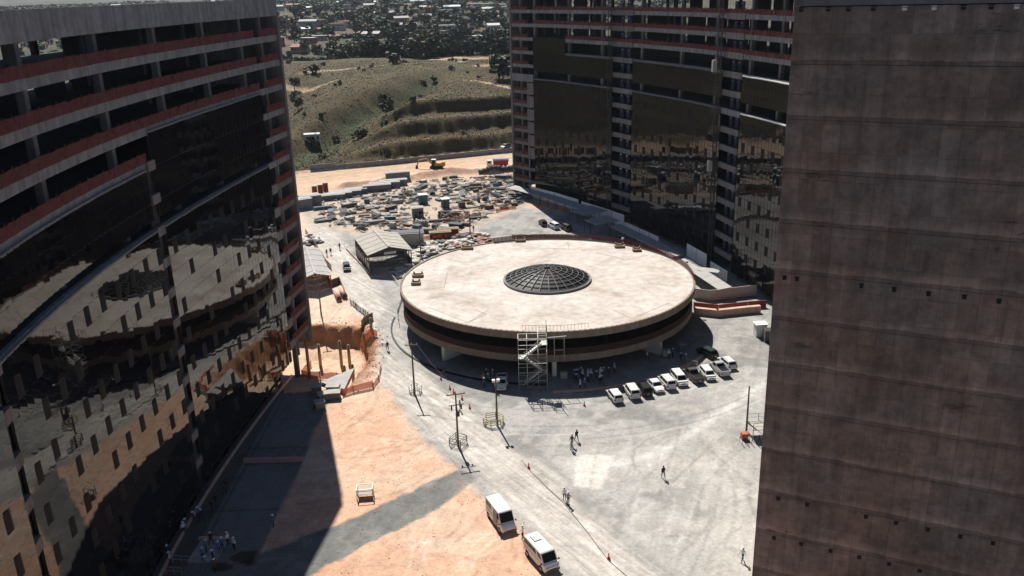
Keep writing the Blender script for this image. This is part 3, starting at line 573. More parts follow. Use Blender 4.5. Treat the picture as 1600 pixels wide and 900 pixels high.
mb = MB(); ring(mb, [(11,0),(14,0),(14,3.6),(11,3.6)], 64); mb.build('dark_inner_wall', conc_dark, disc)
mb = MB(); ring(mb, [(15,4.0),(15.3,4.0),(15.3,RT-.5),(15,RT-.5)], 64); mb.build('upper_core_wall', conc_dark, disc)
mb = MB(); ring(mb, [(28.15,RT+.1),(28.18,RT+1.15)], 90, rad(-8), rad(112)); mb.f = mb.f[::2]; mb.m = [0]*len(mb.f)
mb.build('rim_net', net_m, disc)
ps = MB()
for i in range(61): a = rad(-8+2*i); ps.tube((28.15*math.cos(a), 28.15*math.sin(a), RT+.2), (28.15*math.cos(a), 28.15*math.sin(a), RT+1.25), .04, n=5)
tag(ps.build('rim_posts', net_post, disc), kind='stuff')
mb = MB()
for i in range(20):
    a = rad(-101+1.2*i); b = rad(-101+1.2*(i+1)); p = (27.7*math.cos(a), 27.7*math.sin(a)); q = (27.7*math.cos(b), 27.7*math.sin(b))
    mb.bar((*p, RT+.2), (*p, RT+1.1), .045)
    if i < 19: mb.bar((*p, RT+1.05), (*q, RT+1.05), .045)
mb.build('rim_railing', mat('red_rail', (.35,.08,.05), .6), disc)
stud = MB()
for i in range(190):
    a = 2*PI*i/190
    if math.sin(a) < .2: stud.box((28.22*math.cos(a), 28.22*math.sin(a), RT+.27), (.1,.3,.05), a)
tag(stud.build('rim_studs', pinkc, disc), kind='stuff')
# shallow expansion joints on the roof (dark strips just proud of the screed)
def dloc(px, py): p = spot(px, py, RT); return (p.x-DX, p.y-DY)
J = [[(743,484),(760,491),(731,504),(669,480)],[(762,485),(733,503)],[(955,483),(987,498),(1046,473)],[(1013,443),(1063,447)],[(931,395),(980,406),(1012,399)],[(859,388),(889,389),(887,378)],[(817,388),(859,389)],[(692,402),(726,411),(769,397)],[(646,453),(694,449),(699,426)],[(925,418)]]
for l in J:
    if len(l) < 2: continue
    mb = MB()
    for a, b in zip(l, l[1:]): pa = dloc(*a); pb = dloc(*b); mb.bar((*pa, RT+.004), (*pb, RT+.004), .13, .02)
    mb.build('roof_joint', mat('joint_sealant', (.26,.22,.18), .9) if 'joint_sealant' not in bpy.data.materials else bpy.data.materials['joint_sealant'], disc)
# raised upstands (small hatches) on the roof
for i, (px, py, sx, sy) in enumerate(((653,432,1.9,1.2),(650,444,1.5,1.2),(730,389,2.3,1.3),(813,377,2.0,1.2),(968,386,1.9,1.5),(995,392,1.6,1.2))):
    x, y = dloc(px, py); mb = MB(); a = math.atan2(y, x)
    for dx, dy, lx, ly in ((0,-sy/2,sx,.28),(0,sy/2,sx,.28),(-sx/2,0,.28,sy),(sx/2,0,.28,sy)): mb.box((x+dx, y+dy, RT+.26), (lx, ly, .5))
    for dx in (-sx/2+.15, sx/2-.15): mb.box((x+dx, y+sy/2, RT+.6), (.3,.3,.5))
    mb.build('roof_upstand', wood, disc)
for px, py in ((973,373),(1073,410)):
    x, y = dloc(px, py+7); mb = MB(); mb.tube((x, y, RT), (x, y, RT+.9), .05, n=6); mb.box((x, y, RT+1.05), (.5,.5,.4), .3, .7); mb.build('roof_lamp', white_p, disc)
# skylight dome: part with ribs, rings and panes below it
DC = dloc(855, 437.5); DRr = 8.15; DHh = 1.95
sky_o = bpy.data.objects.new('skylight_dome', None); C.objects.link(sky_o); sky_o.parent = disc; sky_o.location = (DC[0], DC[1], RT)
dome_m = mat('dome_steel', (.13,.13,.125), .6, .2)
def dz(r): return .45+DHh*(1-(r/DRr)**2)
NR = 28; RG = [DRr*q for q in (1,.87,.74,.61,.48,.35,.22,.10)]
mb = MB(); ring(mb, [(DRr-.1,0),(DRr+.35,0),(DRr+.35,.42),(DRr-.1,.42)], 64); mb.build('kerb_ring', mat('grey_kerb', (.20,.19,.18), .9, noise=.2, scale=2), sky_o)
for i in range(NR):
    a = 2*PI*i/NR; mb = MB(); rr_ = RG if i % 2 == 0 else RG[:5]
    for r0, r1 in zip(rr_, rr_[1:]): mb.bar((r0*math.cos(a), r0*math.sin(a), dz(r0)), (r1*math.cos(a), r1*math.sin(a), dz(r1)), .10, .16)
    mb.build('rib', dome_m, sky_o)
for r in RG:
    mb = MB()
    for i in range(56): a = 2*PI*i/56; b = 2*PI*(i+1)/56; mb.bar((r*math.cos(a), r*math.sin(a), dz(r)), (r*math.cos(b), r*math.sin(b), dz(r)), .08, .12)
    mb.build('hoop', dome_m, sky_o)
pane_m = mat('smoked_pane', (.008,.009,.010), .5, spec=.12)
for j, (r0, r1) in enumerate(zip(RG, RG[1:])):
    for i in range(NR):
        if j >= 5 and i % 2: continue
        st_ = 1 if j < 5 else 2; a = 2*PI*i/NR+.01; b = 2*PI*(i+st_)/NR-.01; mb = MB()
        mb.quad((r0*math.cos(a), r0*math.sin(a), dz(r0)-.12), (r0*math.cos(b), r0*math.sin(b), dz(r0)-.12), (r1*math.cos(b), r1*math.sin(b), dz(r1)-.12), (r1*math.cos(a), r1*math.sin(a), dz(r1)-.12)); mb.build('pane', pane_m, sky_o)
# kerbs and apron round it
mb = MB(); ring(mb, [(33.2,0),(33.6,0),(33.6,.32),(33.2,.32)], 60, rad(-91), rad(-38)); o = mb.build('apron_kerb', pinkc); o.location = (DX, DY, 0); tag(o, 'low pink dusted kerb curving in front of the parked cars', 'kerb')
mb = MB(); ring(mb, [(30.4,0),(30.7,0),(30.7,.22),(30.4,.22)], 90, rad(-185), rad(-93)); o = mb.build('drain_kerb', black_p); o.location = (DX, DY, 0); tag(o, 'dark curved drain edge around left foot of the round building', 'kerb')

# scaffold stair tower against the disc
sb = spot(833, 604); st = thing('scaffold_stair', 'galvanised scaffold stair tower climbing to the round roof', 'scaffold stair', (sb.x, sb.y, 0))
TW, TD, TH_ = 4.6, 2.2, 8.6
for i, x in enumerate((-2.3,-.9,.9,2.3)):
    for y in (-1.1,1.1):
        mb = MB(); mb.tube((x,y,0),(x,y,TH_+(2.6 if x > 1 else .2)),.055,n=6); mb.build('standard', steel, st)
for z in (.3,1.6,3.0,4.6,6.2,7.8,8.9):
    mb = MB()
    for y in (-1.1,1.1): mb.bar((-2.3,y,z),(2.3,y,z),.08)
    for x in (-2.3,-.9,.9,2.3): mb.bar((x,-1.1,z),(x,1.1,z),.08)
    mb.build('ledger', steel, st)
for x0, x1, z0, z1 in ((-2.3,2.3,.3,3.0),(2.3,-2.3,3.0,6.2),(-.9,.9,.3,1.6)):
    mb = MB(); mb.bar((x0,-1.12,z0),(x1,-1.12,z1),.07); mb.build('brace', steel, st)
for x0, z0, x1, z1 in ((-1.4,5.4,1.5,7.8),(1.5,3.3,-1.4,5.4),(-1.4,.9,1.5,3.3)):
    for y in (-.75,.15):
        mb = MB(); mb.bar((x0,y,z0),(x1,y,z1),.07,.28); mb.build('stringer', steel, st)
    n = 9
    for i in range(n):
        f = (i+.5)/n; mb = MB(); mb.box((x0+(x1-x0)*f,-.3,z0+(z1-z0)*f+.1),(.3,.9,.05)); mb.build('tread', white_p, st)
    mb = MB(); mb.bar((x0,-.8,z0+1),(x1,-.8,z1+1),.05); mb.build('handrail', steel, st)
for x, z in ((1.9,7.8),(-1.85,5.4),(1.9,3.3),(-1.85,.9)):
    mb = MB(); mb.box((x,-.2,z),(1.0,1.7,.07)); mb.build('landing', steel, st)
mb = MB()
for z in (9.4,10.0): mb.bar((.9,-1.1,z),(2.3,-1.1,z),.06); mb.bar((.9,1.1,z),(2.3,1.1,z),.06); mb.bar((.9,-1.1,z),(.9,1.1,z),.06)
mb.build('guard_rail', steel, st)
mb = MB(); mb.bar((2.3,.4,8.4),(5.6,.9,8.4),.1); mb.bar((5.2,.9,4.3),(5.2,.9,8.4),.08); mb.bar((3.6,.9,4.3),(3.6,.9,8.4),.08); mb.bar((3.6,.9,6),(5.2,.9,6),.06); mb.build('outrigger', steel, st)

# hoist masts on the east block
def mast(u, cage_z, label):
    p = ec.at(u, 1.1); t = thing('hoist_mast', label, 'hoist mast', (p.x, p.y, 0)); mb = MB(); w_ = .4
    for x in (-w_, w_):
        for y in (-w_, w_): mb.bar((x,y,0),(x,y,63),.09)
    z = 0
    while z < 62.5:
        for a, b in (((-w_,-w_),(w_,-w_)),((w_,-w_),(w_,w_)),((w_,w_),(-w_,w_)),((-w_,w_),(-w_,-w_))): mb.bar((*a,z),(*b,z),.07); mb.bar((*a,z),(*b,z+1.5),.06)
        z += 1.5
    mb.build('mast_frame', steel_dark, t)
    for k in range(1, 14):
        m2 = MB(); m2.bar((0,0,LV[k]+.4),(-.9,1.4,LV[k]+.4),.12); m2.bar((1.2,-.5,LV[k]+1.0),(0,0,LV[k]+.6),.08); m2.build('wall_tie', steel_dark, t)
    for cz in cage_z:
        m3 = MB(); m3.box((-1.0,-.3,cz),(.95,1.0,2.3)); m3.box((-1.0,-.3,cz+1.25),(.7,.7,.2)); m3.build('lift_cage', mat('cage_mesh', (.34,.34,.33), .6, .2) if 'cage_mesh' not in bpy.data.materials else bpy.data.materials['cage_mesh'], t)
mast(E[1]+.3, (), 'dark lattice hoist mast on the glass block, left of the two')
mast(E[3]+.3, (45, 23.5), 'dark lattice hoist mast with white cages, nearest the brown wall')

# ------------------------------------------------------------------ smaller structures on the site
def shed(name, label, cat, eaves, ridge, ze, zr, wall_m_, roof_m_, post_m, open_front=True):
    """eaves: front-left, front-right, back-right, back-left plan points; ridge: front, back"""
    fl, fr, br, bl = [Vector(p) for p in eaves]; rf, rbk = [Vector(p) for p in ridge]; o = (fl+fr+br+bl)/4
    t = thing(name, label, cat, (o.x, o.y, 0)); q = lambda p, z: (p.x-o.x, p.y-o.y, z)
    for a, b, c, d in ((fl, rf, rbk, bl), (rf, fr, br, rbk)):
        za, zb = (ze, zr) if a is fl else (zr, ze); mb = MB(); n = 10
        for i in range(n):      # overlapping sheets
            f0, f1 = i/n, (i+1)/n-.004; A = a.lerp(d, f0); B = b.lerp(c, f0); B2 = b.lerp(c, f1); A2 = a.lerp(d, f1); e = .05*(i % 2)
            mb.hexa([q(A,za+e),q(B,zb+e),q(B2,zb+e),q(A2,za+e),q(A,za+.09+e),q(B,zb+.09+e),q(B2,zb+.09+e),q(A2,za+.09+e)])
        mb.build('roof_slope', roof_m_, t)
    mb = MB(); mb.bar(q(rf,zr+.16), q(rbk,zr+.16), .5,.12); mb.build('ridge_cap', roof_m_, t)
    ins = lambda p: p.lerp(o, .06)
    for a, b in ((fl,bl),(fr,br)):
        n = 6
        for i in range(n+1):
            mb = MB(); p = ins(a.lerp(b, i/n)); mb.box((p.x-o.x, p.y-o.y, ze/2), (.22,.22,ze)); mb.build('post', post_m, t)
        mb = MB(); A, B = ins(a), ins(b); mb.bar(q(A, ze*.28), q(B, ze*.28), .08, ze*.5); mb.build('side_boarding', wall_m_, t)
    mb = MB(); A, B = ins(bl), ins(br); mb.bar(q(A, ze/2), q(B, ze/2), .1, ze*.95); mb.build('rear_wall', wall_m_, t)
    k = MB(); a_, b_, c_ = fl.lerp(o, .02), fr.lerp(o, .02), rf.lerp(o, .02); i0 = k.pts([q(a_, ze-.1), q(b_, ze-.1), q(c_, zr-.05)]); k.face((i0, i0+1, i0+2)); k.build('gable_board', wall_m_, t)
    return t, o
E1 = 4.4; R1 = 6.4
pt = lambda px, py, z: tuple(spot(px, py, z))[:2]
sh, o1 = shed('timber_shed', 'open tan roofed workshop shed with a white sign on its gable', 'open shed', [pt(574,400,E1),pt(645,391,E1),pt(621,364,E1),pt(552,371,E1)], [pt(608,386,R1),pt(584,360,R1)], E1, R1, grey_p, sheet_tan, wood)
_a = Vector(pt(574,400,E1)); _b = Vector(pt(645,391,E1)); g0 = _a.lerp(_b, .36); g1 = _a.lerp(_b, .62); d = (g1-g0); 
mb = MB(); nn = Vector((d.y, -d.x)).normalized()*.3; A = g0+nn-o1; B = g1+nn-o1; mb.hexa([(A.x,A.y,4.3),(B.x,B.y,4.3),(B.x-nn.x*.3,B.y-nn.y*.3,4.3),(A.x-nn.x*.3,A.y-nn.y*.3,4.3),(A.x,A.y,5.6),(B.x,B.y,5.6),(B.x-nn.x*.3,B.y-nn.y*.3,5.6),(A.x-nn.x*.3,A.y-nn.y*.3,5.6)]); mb.build('gable_sign', white_board, sh)
mb = MB(); r_ = random.Random(5)
for k in range(3):
    z = 5.3-.35*k; x = .08
    while x < .9:
        w_ = r_.uniform(.03,.09); a = A.lerp(B, x)+nn*.06; b = A.lerp(B, min(x+w_, .93))+nn*.06; mb.quad((a.x,a.y,z-.08),(b.x,b.y,z-.08),(b.x,b.y,z+.08),(a.x,a.y,z+.08)); x += w_+.03
mb.build('sign_lettering', mat('faded_print', (.30,.22,.22), .8), sh)
for k in range(4):
    mb = MB(); p = spot(585+14*k, 409-1.5*k, .9)-Vector((o1.x, o1.y, 0)); mb.box(p, (2.6,.8,.08), .15); [mb.bar((p.x+dx, p.y, 0), (p.x+dx, p.y, .9), .07) for dx in (-1.1,1.1)]; mb.build('work_bench', steel, sh)
mb = MB(); P0 = spot(583,411,0)-Vector((o1.x,o1.y,0)); P1 = spot(640,403,0)-Vector((o1.x,o1.y,0))
for z in (.6, 1.15): mb.bar(P0+Vector((0,0,z)), P1+Vector((0,0,z)), .07)
for i in range(9): p = P0.lerp(P1, i/8); mb.bar(p, p+Vector((0,0,1.2)), .07)
mb.build('front_rail', steel, sh)
sh2, o2 = shed('grey_roof_shed', 'long grey roofed red walled shed squeezed against left office block', 'shed', [pt(470,437,3.2),pt(518,431,3.2),pt(499,388,3.2),pt(462,387,3.2)], [pt(492,428,4.4),pt(478,386,4.4)], 3.2, 4.4, red_board, sheet_grey, orange_m)
def cabin(px, py, L_, W_, H_, ang, body, roof, label, name='site_cabin', cat='site cabin', door=True, z=0.0):
    p = spot(px, py, z); t = thing(name, label, cat, (p.x, p.y, hz(p.x, p.y) if z == 0 else z), ang)
    mb = MB(); mb.box((0,0,H_/2), (L_, W_, H_)); mb.build('wall', body, t)
    mb = MB(); mb.box((0,0,H_+.09), (L_+.35, W_+.35, .16)); mb.box((0,0,H_+.2), (L_*.9, W_*.5, .08)); mb.build('roof', roof, t)
    if door: mb = MB(); mb.box((-L_*.2,-W_/2-.03,1.05), (.85,.06,2.05)); mb.build('door', grey_p, t)
    if door and L_ > 3: mb = MB(); mb.box((L_*.22,-W_/2-.03,1.5), (1.1,.06,.9)); mb.build('window', glass_c, t)
    return t
cream = mat('cream_panel', (.42,.40,.34), .7, noise=.12, scale=1); bluegrey = mat('blue_grey_panel', (.10,.15,.19), .7, noise=.2, scale=1); greyp = mat('grey_container', (.20,.21,.22), .7, noise=.2, scale=.9, streak=.2)
cabin(638,381,8,4.2,3.0,.13,cream,grey_p,'cream site cabin directly behind the tan roofed shed', door=False)
cabin(661,318,2.6,2.2,2.8,.3,bluegrey,white_board,'blue portable toilet with white roof mid yard, farther one','portable_toilet','toilet cabin')
cabin(653,339,3.2,2.6,2.8,.2,greyp,sheet_tan,'grey guard booth with pale lid behind cream cabin','guard_booth','booth')
cabin(696,325,2.2,2.0,2.8,.3,bluegrey,white_board,'narrow blue booth by the steel bundles right of yard','portable_toilet','toilet cabin')
cabin(468,326,7,4,3.0,.55,greyp,sheet_grey,'grey container at left end of storage yard','container','container',False)
cabin(485,320,6,4,3.0,.55,greyp,sheet_grey,'second grey container from left end of yard','container','container',False)
for i, (px, py, l) in enumerate(((519,311,9),(532,308,8),(545,305,9),(556,302,8))): cabin(px, py, l*.85, 3.4, 1.5, .32, greyp, sheet_grey, ['leftmost long grey covered stack beside dirt berm','second long grey covered stack along the berm','third long grey covered stack along the berm','rightmost of the four covered stacks along berm'][i], 'covered_stack', 'covered stack', False)
for i, (px, py, l) in enumerate(((589,298,10),(601,294,11),(615,290,10),(622,283,9))): cabin(px, py, l*.9, 2.6, 1.9, .28, greyp, sheet_grey, ['pale topped container with open dark side, left of row','long steel roofed container in middle of the rear row','long container at right end of the rear row','container behind the rear row nearest the haul road'][i], 'container', 'container', False)
cabin(1187,524,2.0,1.6,2.3,.1,white_board,white_board,'small white booth in sunlight left of brown wall foot','site_booth','booth',False)
# east block frontage: hoardings, canopies
def boards(name, label, cat, pts, h, m, post=None, n=2.4, z0=None):
    p0 = pts[0]; t = thing(name, label, cat, (p0[0], p0[1], 0))
    for a, b in zip(pts, pts[1:]):
        a = Vector(a); b = Vector(b); L_ = (b-a).length; k = max(1, int(L_/n)); an = math.atan2(b.y-a.y, b.x-a.x)
        for i in range(k):
            c = a.lerp(b, (i+.5)/k); mb = MB(); zz = hz(c.x, c.y) if z0 is None else z0; mb.box((c.x-p0[0], c.y-p0[1], zz+h/2), (L_/k-.05, .12, h+random.uniform(-.03,.03)), an); mb.build('board', m, t)
            if post: mb = MB(); q = a.lerp(b, i/k); mb.box((q.x-p0[0], q.y-p0[1], zz+h/2), (.14,.2,h+.1), an); mb.build('post', post, t)
    return t
ecp_ = lambda u, off: tuple(ec.at(u, off))
boards('white_hoarding', 'tall white hoarding along foot of the far glass block', 'hoarding', [ecp_(u, 1.6) for u in (ux(20), ux(32), ux(44))], 3.4, white_board, grey_p, 6)
boards('white_hoarding', 'white hoarding continuing right past the dark gateway', 'hoarding', [ecp_(u, 1.6) for u in (ux(45.5), ux(52), ux(60), ux(66))], 3.2, white_board, grey_p, 6)
boards('white_hoarding', 'white panel wall by the round roof, between the two masts', 'hoarding', [ecp_(u, 4) for u in (ux(70), ux(78), ux(87))], 2.6, white_board, grey_p, 4)
boards('white_hoarding', 'short white panel wall left of the second mast', 'hoarding', [ecp_(u, 2) for u in (ux(97), ux(107))], 3.2, white_board, grey_p, 4)
boards('white_hoarding', 'white panels behind the pale boundary wall at the right', 'hoarding', [ecp_(u, 2.5) for u in (ux(110), ux(118))], 2.6, white_board, grey_p, 4)
def canopy(u0, u1, o0, o1, z, label, m, n=4):
    c = ec.at((u0+u1)/2, (o0+o1)/2); t = thing('covered_walk', label, 'canopy', (c.x, c.y, 0)); k = max(2, int((u1-u0)/n))
    for i in range(k):
        a = u0+(u1-u0)*i/k+.05; b = u0+(u1-u0)*(i+1)/k-.05; A, B, C_, D_ = ec.at(a, o0)-c, ec.at(b, o0)-c, ec.at(b, o1)-c, ec.at(a, o1)-c; mb = MB()
        mb.hexa([(A.x,A.y,z+.3),(B.x,B.y,z+.3),(C_.x,C_.y,z),(D_.x,D_.y,z),(A.x,A.y,z+.4),(B.x,B.y,z+.4),(C_.x,C_.y,z+.1),(D_.x,D_.y,z+.1)]); mb.build('roof_sheet', m, t)
        for P_ in (A, D_): mb = MB(); mb.box((P_.x, P_.y, z/2), (.15,.15,z)); mb.build('post', steel_dark, t)
canopy(ux(14), ux(52), 3.0, 6.4, 2.6, 'long low grey canopy below the white hoarding of the far block', sheet_grey)
canopy(ux(52), ux(60), 3.0, 10.5, 3.0, 'broad canopy at the foot of the left hoist mast', sheet_grey)
canopy(ux(64), ux(71), 6, 13, 3.0, 'square grey canopy just behind round roof, right of left mast', sheet_grey)
canopy(ux(72), ux(104), 6.5, 9.5, 2.4, 'long narrow canopy following the far block toward right mast', sheet_grey)
canopy(ux(106), ux(128), 6.5, 9.5, 2.2, 'blue grey canopy running to the pale boundary wall', sheet_grey)
boards('boundary_wall', 'pale rendered boundary wall right of the round building', 'wall', [pt(1082,466,0), pt(1109,470,0), pt(1182,461,0)], 2.3, mat('pale_render', (.55,.46,.42), .85, noise=.1, scale=.6), None, 40)
boards('red_barrier_wall', 'low red faced barrier wall with sunlit top beside the round building', 'wall', [pt(1084,483,0), pt(1122,487,0), pt(1168,482,0), pt(1197,480,0)], 1.5, red_board, pinkc, 4)
mb = MB(); c = spot(1108,439,0); t = thing('flat_shelter', 'small steel framed shelter in shade right of round roof', 'shelter', c)
mb.box((0,0,2.5),(4.4,2.6,.12),-.5); mb.build('roof', sheet_grey, t)
for dx, dy in ((-1.9,-.2),(1.5,-1.6),(1.9,.2),(-1.5,1.6)): mb = MB(); mb.box((dx,dy,1.25),(.12,.12,2.5)); mb.build('post', steel, t)
_pp = [Vector(pt(*q, 1.5)) for q in ((1084,481),(1122,485),(1168,480),(1190,478))]; t = thing('ramp_coping', 'wide pale sunlit coping behind the red barrier wall', 'coping', (_pp[0].x, _pp[0].y, 0))
for a, b in zip(_pp, _pp[1:]):
    d = (b-a).normalized(); n = Vector((-d.y, d.x)); q = lambda p, z: (p.x-_pp[0].x, p.y-_pp[0].y, z); mb = MB(); mb.hexa([q(a+n*.2,0),q(b+n*.2,0),q(b+n*1.1,0),q(a+n*1.1,0),q(a+n*.2,1.4),q(b+n*.2,1.4),q(b+n*1.1,1.4),q(a+n*1.1,1.4)]); mb.build('coping_block', pinkc, t)
# retaining wall under the hill: precast panels
rwt = thing('retaining_wall', 'low grey retaining wall along the foot of the grassy hill', 'retaining wall', (RW[1][0], RW[1][1], 0)); rwm = mat('retaining_concrete', (.22,.21,.20), .9, noise=.2, scale=.8)
for a, b in zip(RW[1:], RW[2:]):
    a = Vector(a)+Vector((0,-.3)); b = Vector(b)+Vector((0,-.3)); L_ = (b-a).length; k = int(L_/4)
    for i in range(k):
        c = a.lerp(b, (i+.5)/k); mb = MB(); mb.box((c.x-RW[1][0], c.y-RW[1][1], hz(c.x, c.y-1)+.9), (L_/k-.05,.35,1.9), math.atan2(b.y-a.y, b.x-a.x)); mb.build('wall_panel', rwm, rwt)
# excavation: columns, nets, slab wedge, boxes
def netfence(label, pts, h=1.2, m=net_o, name='safety_net_fence', z=None, sag=.15):
    p0 = pts[0]; t = thing(name, label, 'safety net', (p0[0], p0[1], 0)); 
    rows = [[], []]; R = random.Random(len(label)+int(p0[0]*7))
    for a, b in zip(pts, pts[1:]):
        a = Vector(a[:2]); b = Vector(b[:2]); n = max(2, int((b-a).length/1.0))
        for i in range(n+1):
            c = a.lerp(b, i/n)+Vector((R.uniform(-.08,.08), R.uniform(-.08,.08))); zz = (hz(c.x, c.y) if z is None else z); s = h-sag*R.random()-(.25 if i % 3 == 1 else 0)*R.random()
            rows[0].append((c.x-p0[0], c.y-p0[1], zz+.05)); rows[1].append((c.x-p0[0], c.y-p0[1], zz+s))
            if i % 3 == 0: mb = MB(); mb.box((c.x-p0[0], c.y-p0[1], zz+h/2), (.08,.08,h+.1)); mb.build('stake', net_post, t)
    mb = MB(); mb.strip(rows); mb.build('netting', m, t); return t
for i, (px, py, h) in enumerate(((484,590,7.5),(501,572,4.5),(534,572,5.2),(547,573,4.2),(540,597,3.0),(571,556,3.4),(583,546,2.6),(553,600,3.4))):
    p = spot(px, py, -4.0); t = MB(); t.tube((0,0,0), (0,0,h), .30, .27, 10); t.box((0,0,h+.06),(.34,.34,.14)); o = t.build('concrete_pile', mat('pile_concrete', (.33,.22,.14), .9, noise=.2, scale=2) if i == 0 else bpy.data.materials['pile_concrete'], None, True); o.location = (p.x, p.y, hz(p.x, p.y)-.1)
    tag(o, ['tallest round pile in the pit next to left block','thick pile left of centre in the pit','thick pile in pit centre before the cut bank','slender pile just right of the pit centre','short pile nearest the grey slab wedge','pile below the cut bank at pit right','small pile in far right corner of pit','pile standing beside the torn orange net'][i], 'pile', 'piles standing in the pit')
netfence('orange net sagging across the floor of the pit', [spot(473,588,-3.8), spot(500,590,-3.8), spot(535,592,-3.8)], 1.5)
netfence('red orange net on far rim of pit by the road corner', [spot(563,521), spot(590,526)], 1.5, net_o)
netfence('crumpled bright orange net on soil beside grey slab wedge', [spot(536,618), spot(552,613), spot(583,606)], 1.3, net_o)
netfence('orange net lying down the pit edge near the road', [spot(583,606), spot(592,594), spot(596,575)], .9, net_o)
netfence('short net at left pit edge next to office block', [spot(470,575,-2), spot(486,556,-2)], 1.5, net_o)
boards('road_barrier', 'weathered board barrier on the corner above the pit', 'barrier', [pt(563,516,0), pt(570,505,0), pt(583,499,0)], 1.5, wood, None, 1.2)
a, b, c_ = [spot(px, py, .5) for px, py in ((500,600),(554,578),(538,612))]
mb = MB(); mb.prism([(a.x,a.y),(c_.x,c_.y),(b.x,b.y)], .1, .9); o = mb.build('slab_wedge', sheet_grey); tag(o, 'pale triangular concrete slab at the edge of the pit', 'slab')
for i, (px, py, s) in enumerate(((521,612,2.0),(523,622,1.8),(495,612,1.6),(506,624,1.7),(500,637,1.5))):
    p = spot(px, py, 0); t = thing('concrete_block', ['pale sunlit concrete block by the slab wedge','second sunlit block below the pale one','shaded block at walkway far corner','shaded concrete block second from pit on walkway edge','shaded block lowest on the walkway edge'][i], 'concrete block', (p.x, p.y, hz(p.x, p.y)), .1*i)
    mb = MB(); mb.box((0,0,.55),(s,s*.8,1.1)); mb.build('block_base', conc_warm, t); mb = MB(); mb.box((0,0,1.17),(s*1.12,s*.9,.14)); mb.build('lid', sheet_grey, t)
mb = MB(); p = spot(428,722,0); mb.box((p.x,p.y,.35),(8.4,.35,.75)); o = mb.build('low_step_wall', mat('pink_render', (.42,.25,.22), .9, noise=.12, scale=1)); tag(o, 'low pink wall crossing the shaded concrete walkway', 'wall')
p = spot(325,862,0); t = thing('walkway_hatch', 'open rectangular floor opening where workers stand in shade', 'floor opening', (p.x, p.y, 0))
mb = MB(); mb.box((0,0,.06),(3.4,4.2,.05),-.05); mb.build('cover_plate', sheet_grey, t); mb = MB(); mb.box((0,2.3,.2),(3.6,.5,.35),-.05); mb.build('upstand', pinkc, t)
def rail(label, p0, p1, h=1.0, m=steel, name='handrail', z=None):
    p0 = Vector(p0); p1 = Vector(p1); t = thing(name, label, 'railing', p0); d = p1-p0; n = max(2, int(d.length/1.5))
    for i in range(n+1): mb = MB(); mb.bar(d*(i/n), d*(i/n)+Vector((0,0,h)), .07); mb.build('post', m, t)
    for zz in (h*.5, h): mb = MB(); mb.bar(Vector((0,0,zz)), d+Vector((0,0,zz)), .06); mb.build('rail', m, t)
    return t
rail('pale railing beside the workers at lower left walkway', spot(271,879), spot(297,881)); rail('pale railing at bottom frame edge of shaded walkway', spot(260,897), spot(285,899))
rail('white railing left of tan shed beside the road', spot(538,385), spot(556,382)); rail('steel railing right of tan shed running to round roof', spot(602,424), spot(622,446))
# road edge fence: leaning posts
t = thing('wire_fence', 'line of leaning timber fence posts along left road edge', 'fence', spot(548,475)); q0 = spot(548,475)
for i in range(22):
    f = i/21; p = spot(548+34*f, 475+27*f)-q0; mb = MB(); mb.bar(p, p+Vector((random.uniform(-.15,.15), random.uniform(-.15,.15), random.uniform(1.0,1.4))), .12); mb.build('post', woodg, t)
mb = MB(); mb.bar(Vector((0,0,.9)), spot(582,502)-q0+Vector((0,0,.9)), .04); mb.build('wire', steel_dark, t)
boards('road_barrier', 'long dark board fence between road and grey roofed shed', 'fence', [pt(478,365,0), pt(497,392,0), pt(509,412,0), pt(518,422,0)], 1.3, grey_p, wood, 2.2)
boards('road_barrier', 'dark board pen around concrete pipes beside the road', 'fence', [pt(517,448,0), pt(531,443,0), pt(541,468,0)], 1.6, wood, grey_p, 2)
for i, (x0, y0, x1, y1) in enumerate(((525,454,530,467),(532,450,539,463))):
    a = spot(x0,y0,.6); b = spot(x1,y1,.6); m_ = [(b-a)*q for q in (0,1)]; mb = MB(); dd = (b-a).normalized(); u = Vector((0,0,1)); s_ = dd.cross(u); rr_ = .55
    R1_ = []; 
    for P_, r_ in ((a,.6),(b,.6),(b,.47),(a,.47)): R1_.append([P_-a+s_*(r_*math.cos(2*PI*j/14))+u*(r_*math.sin(2*PI*j/14)) for j in range(14)])
    k = mb.pts([p for r in R1_ for p in r])
    for w_ in range(4):
        for j in range(14): A_, B_ = k+w_*14, k+((w_+1) % 4)*14; mb.face((A_+j, A_+(j+1) % 14, B_+(j+1) % 14, B_+j))
    o = mb.build('concrete_pipe', pinkc, None, True); o.location = a; tag(o, ['left concrete drain pipe lying in board pen by road','right concrete drain pipe lying in board pen by road'][i], 'pipe')
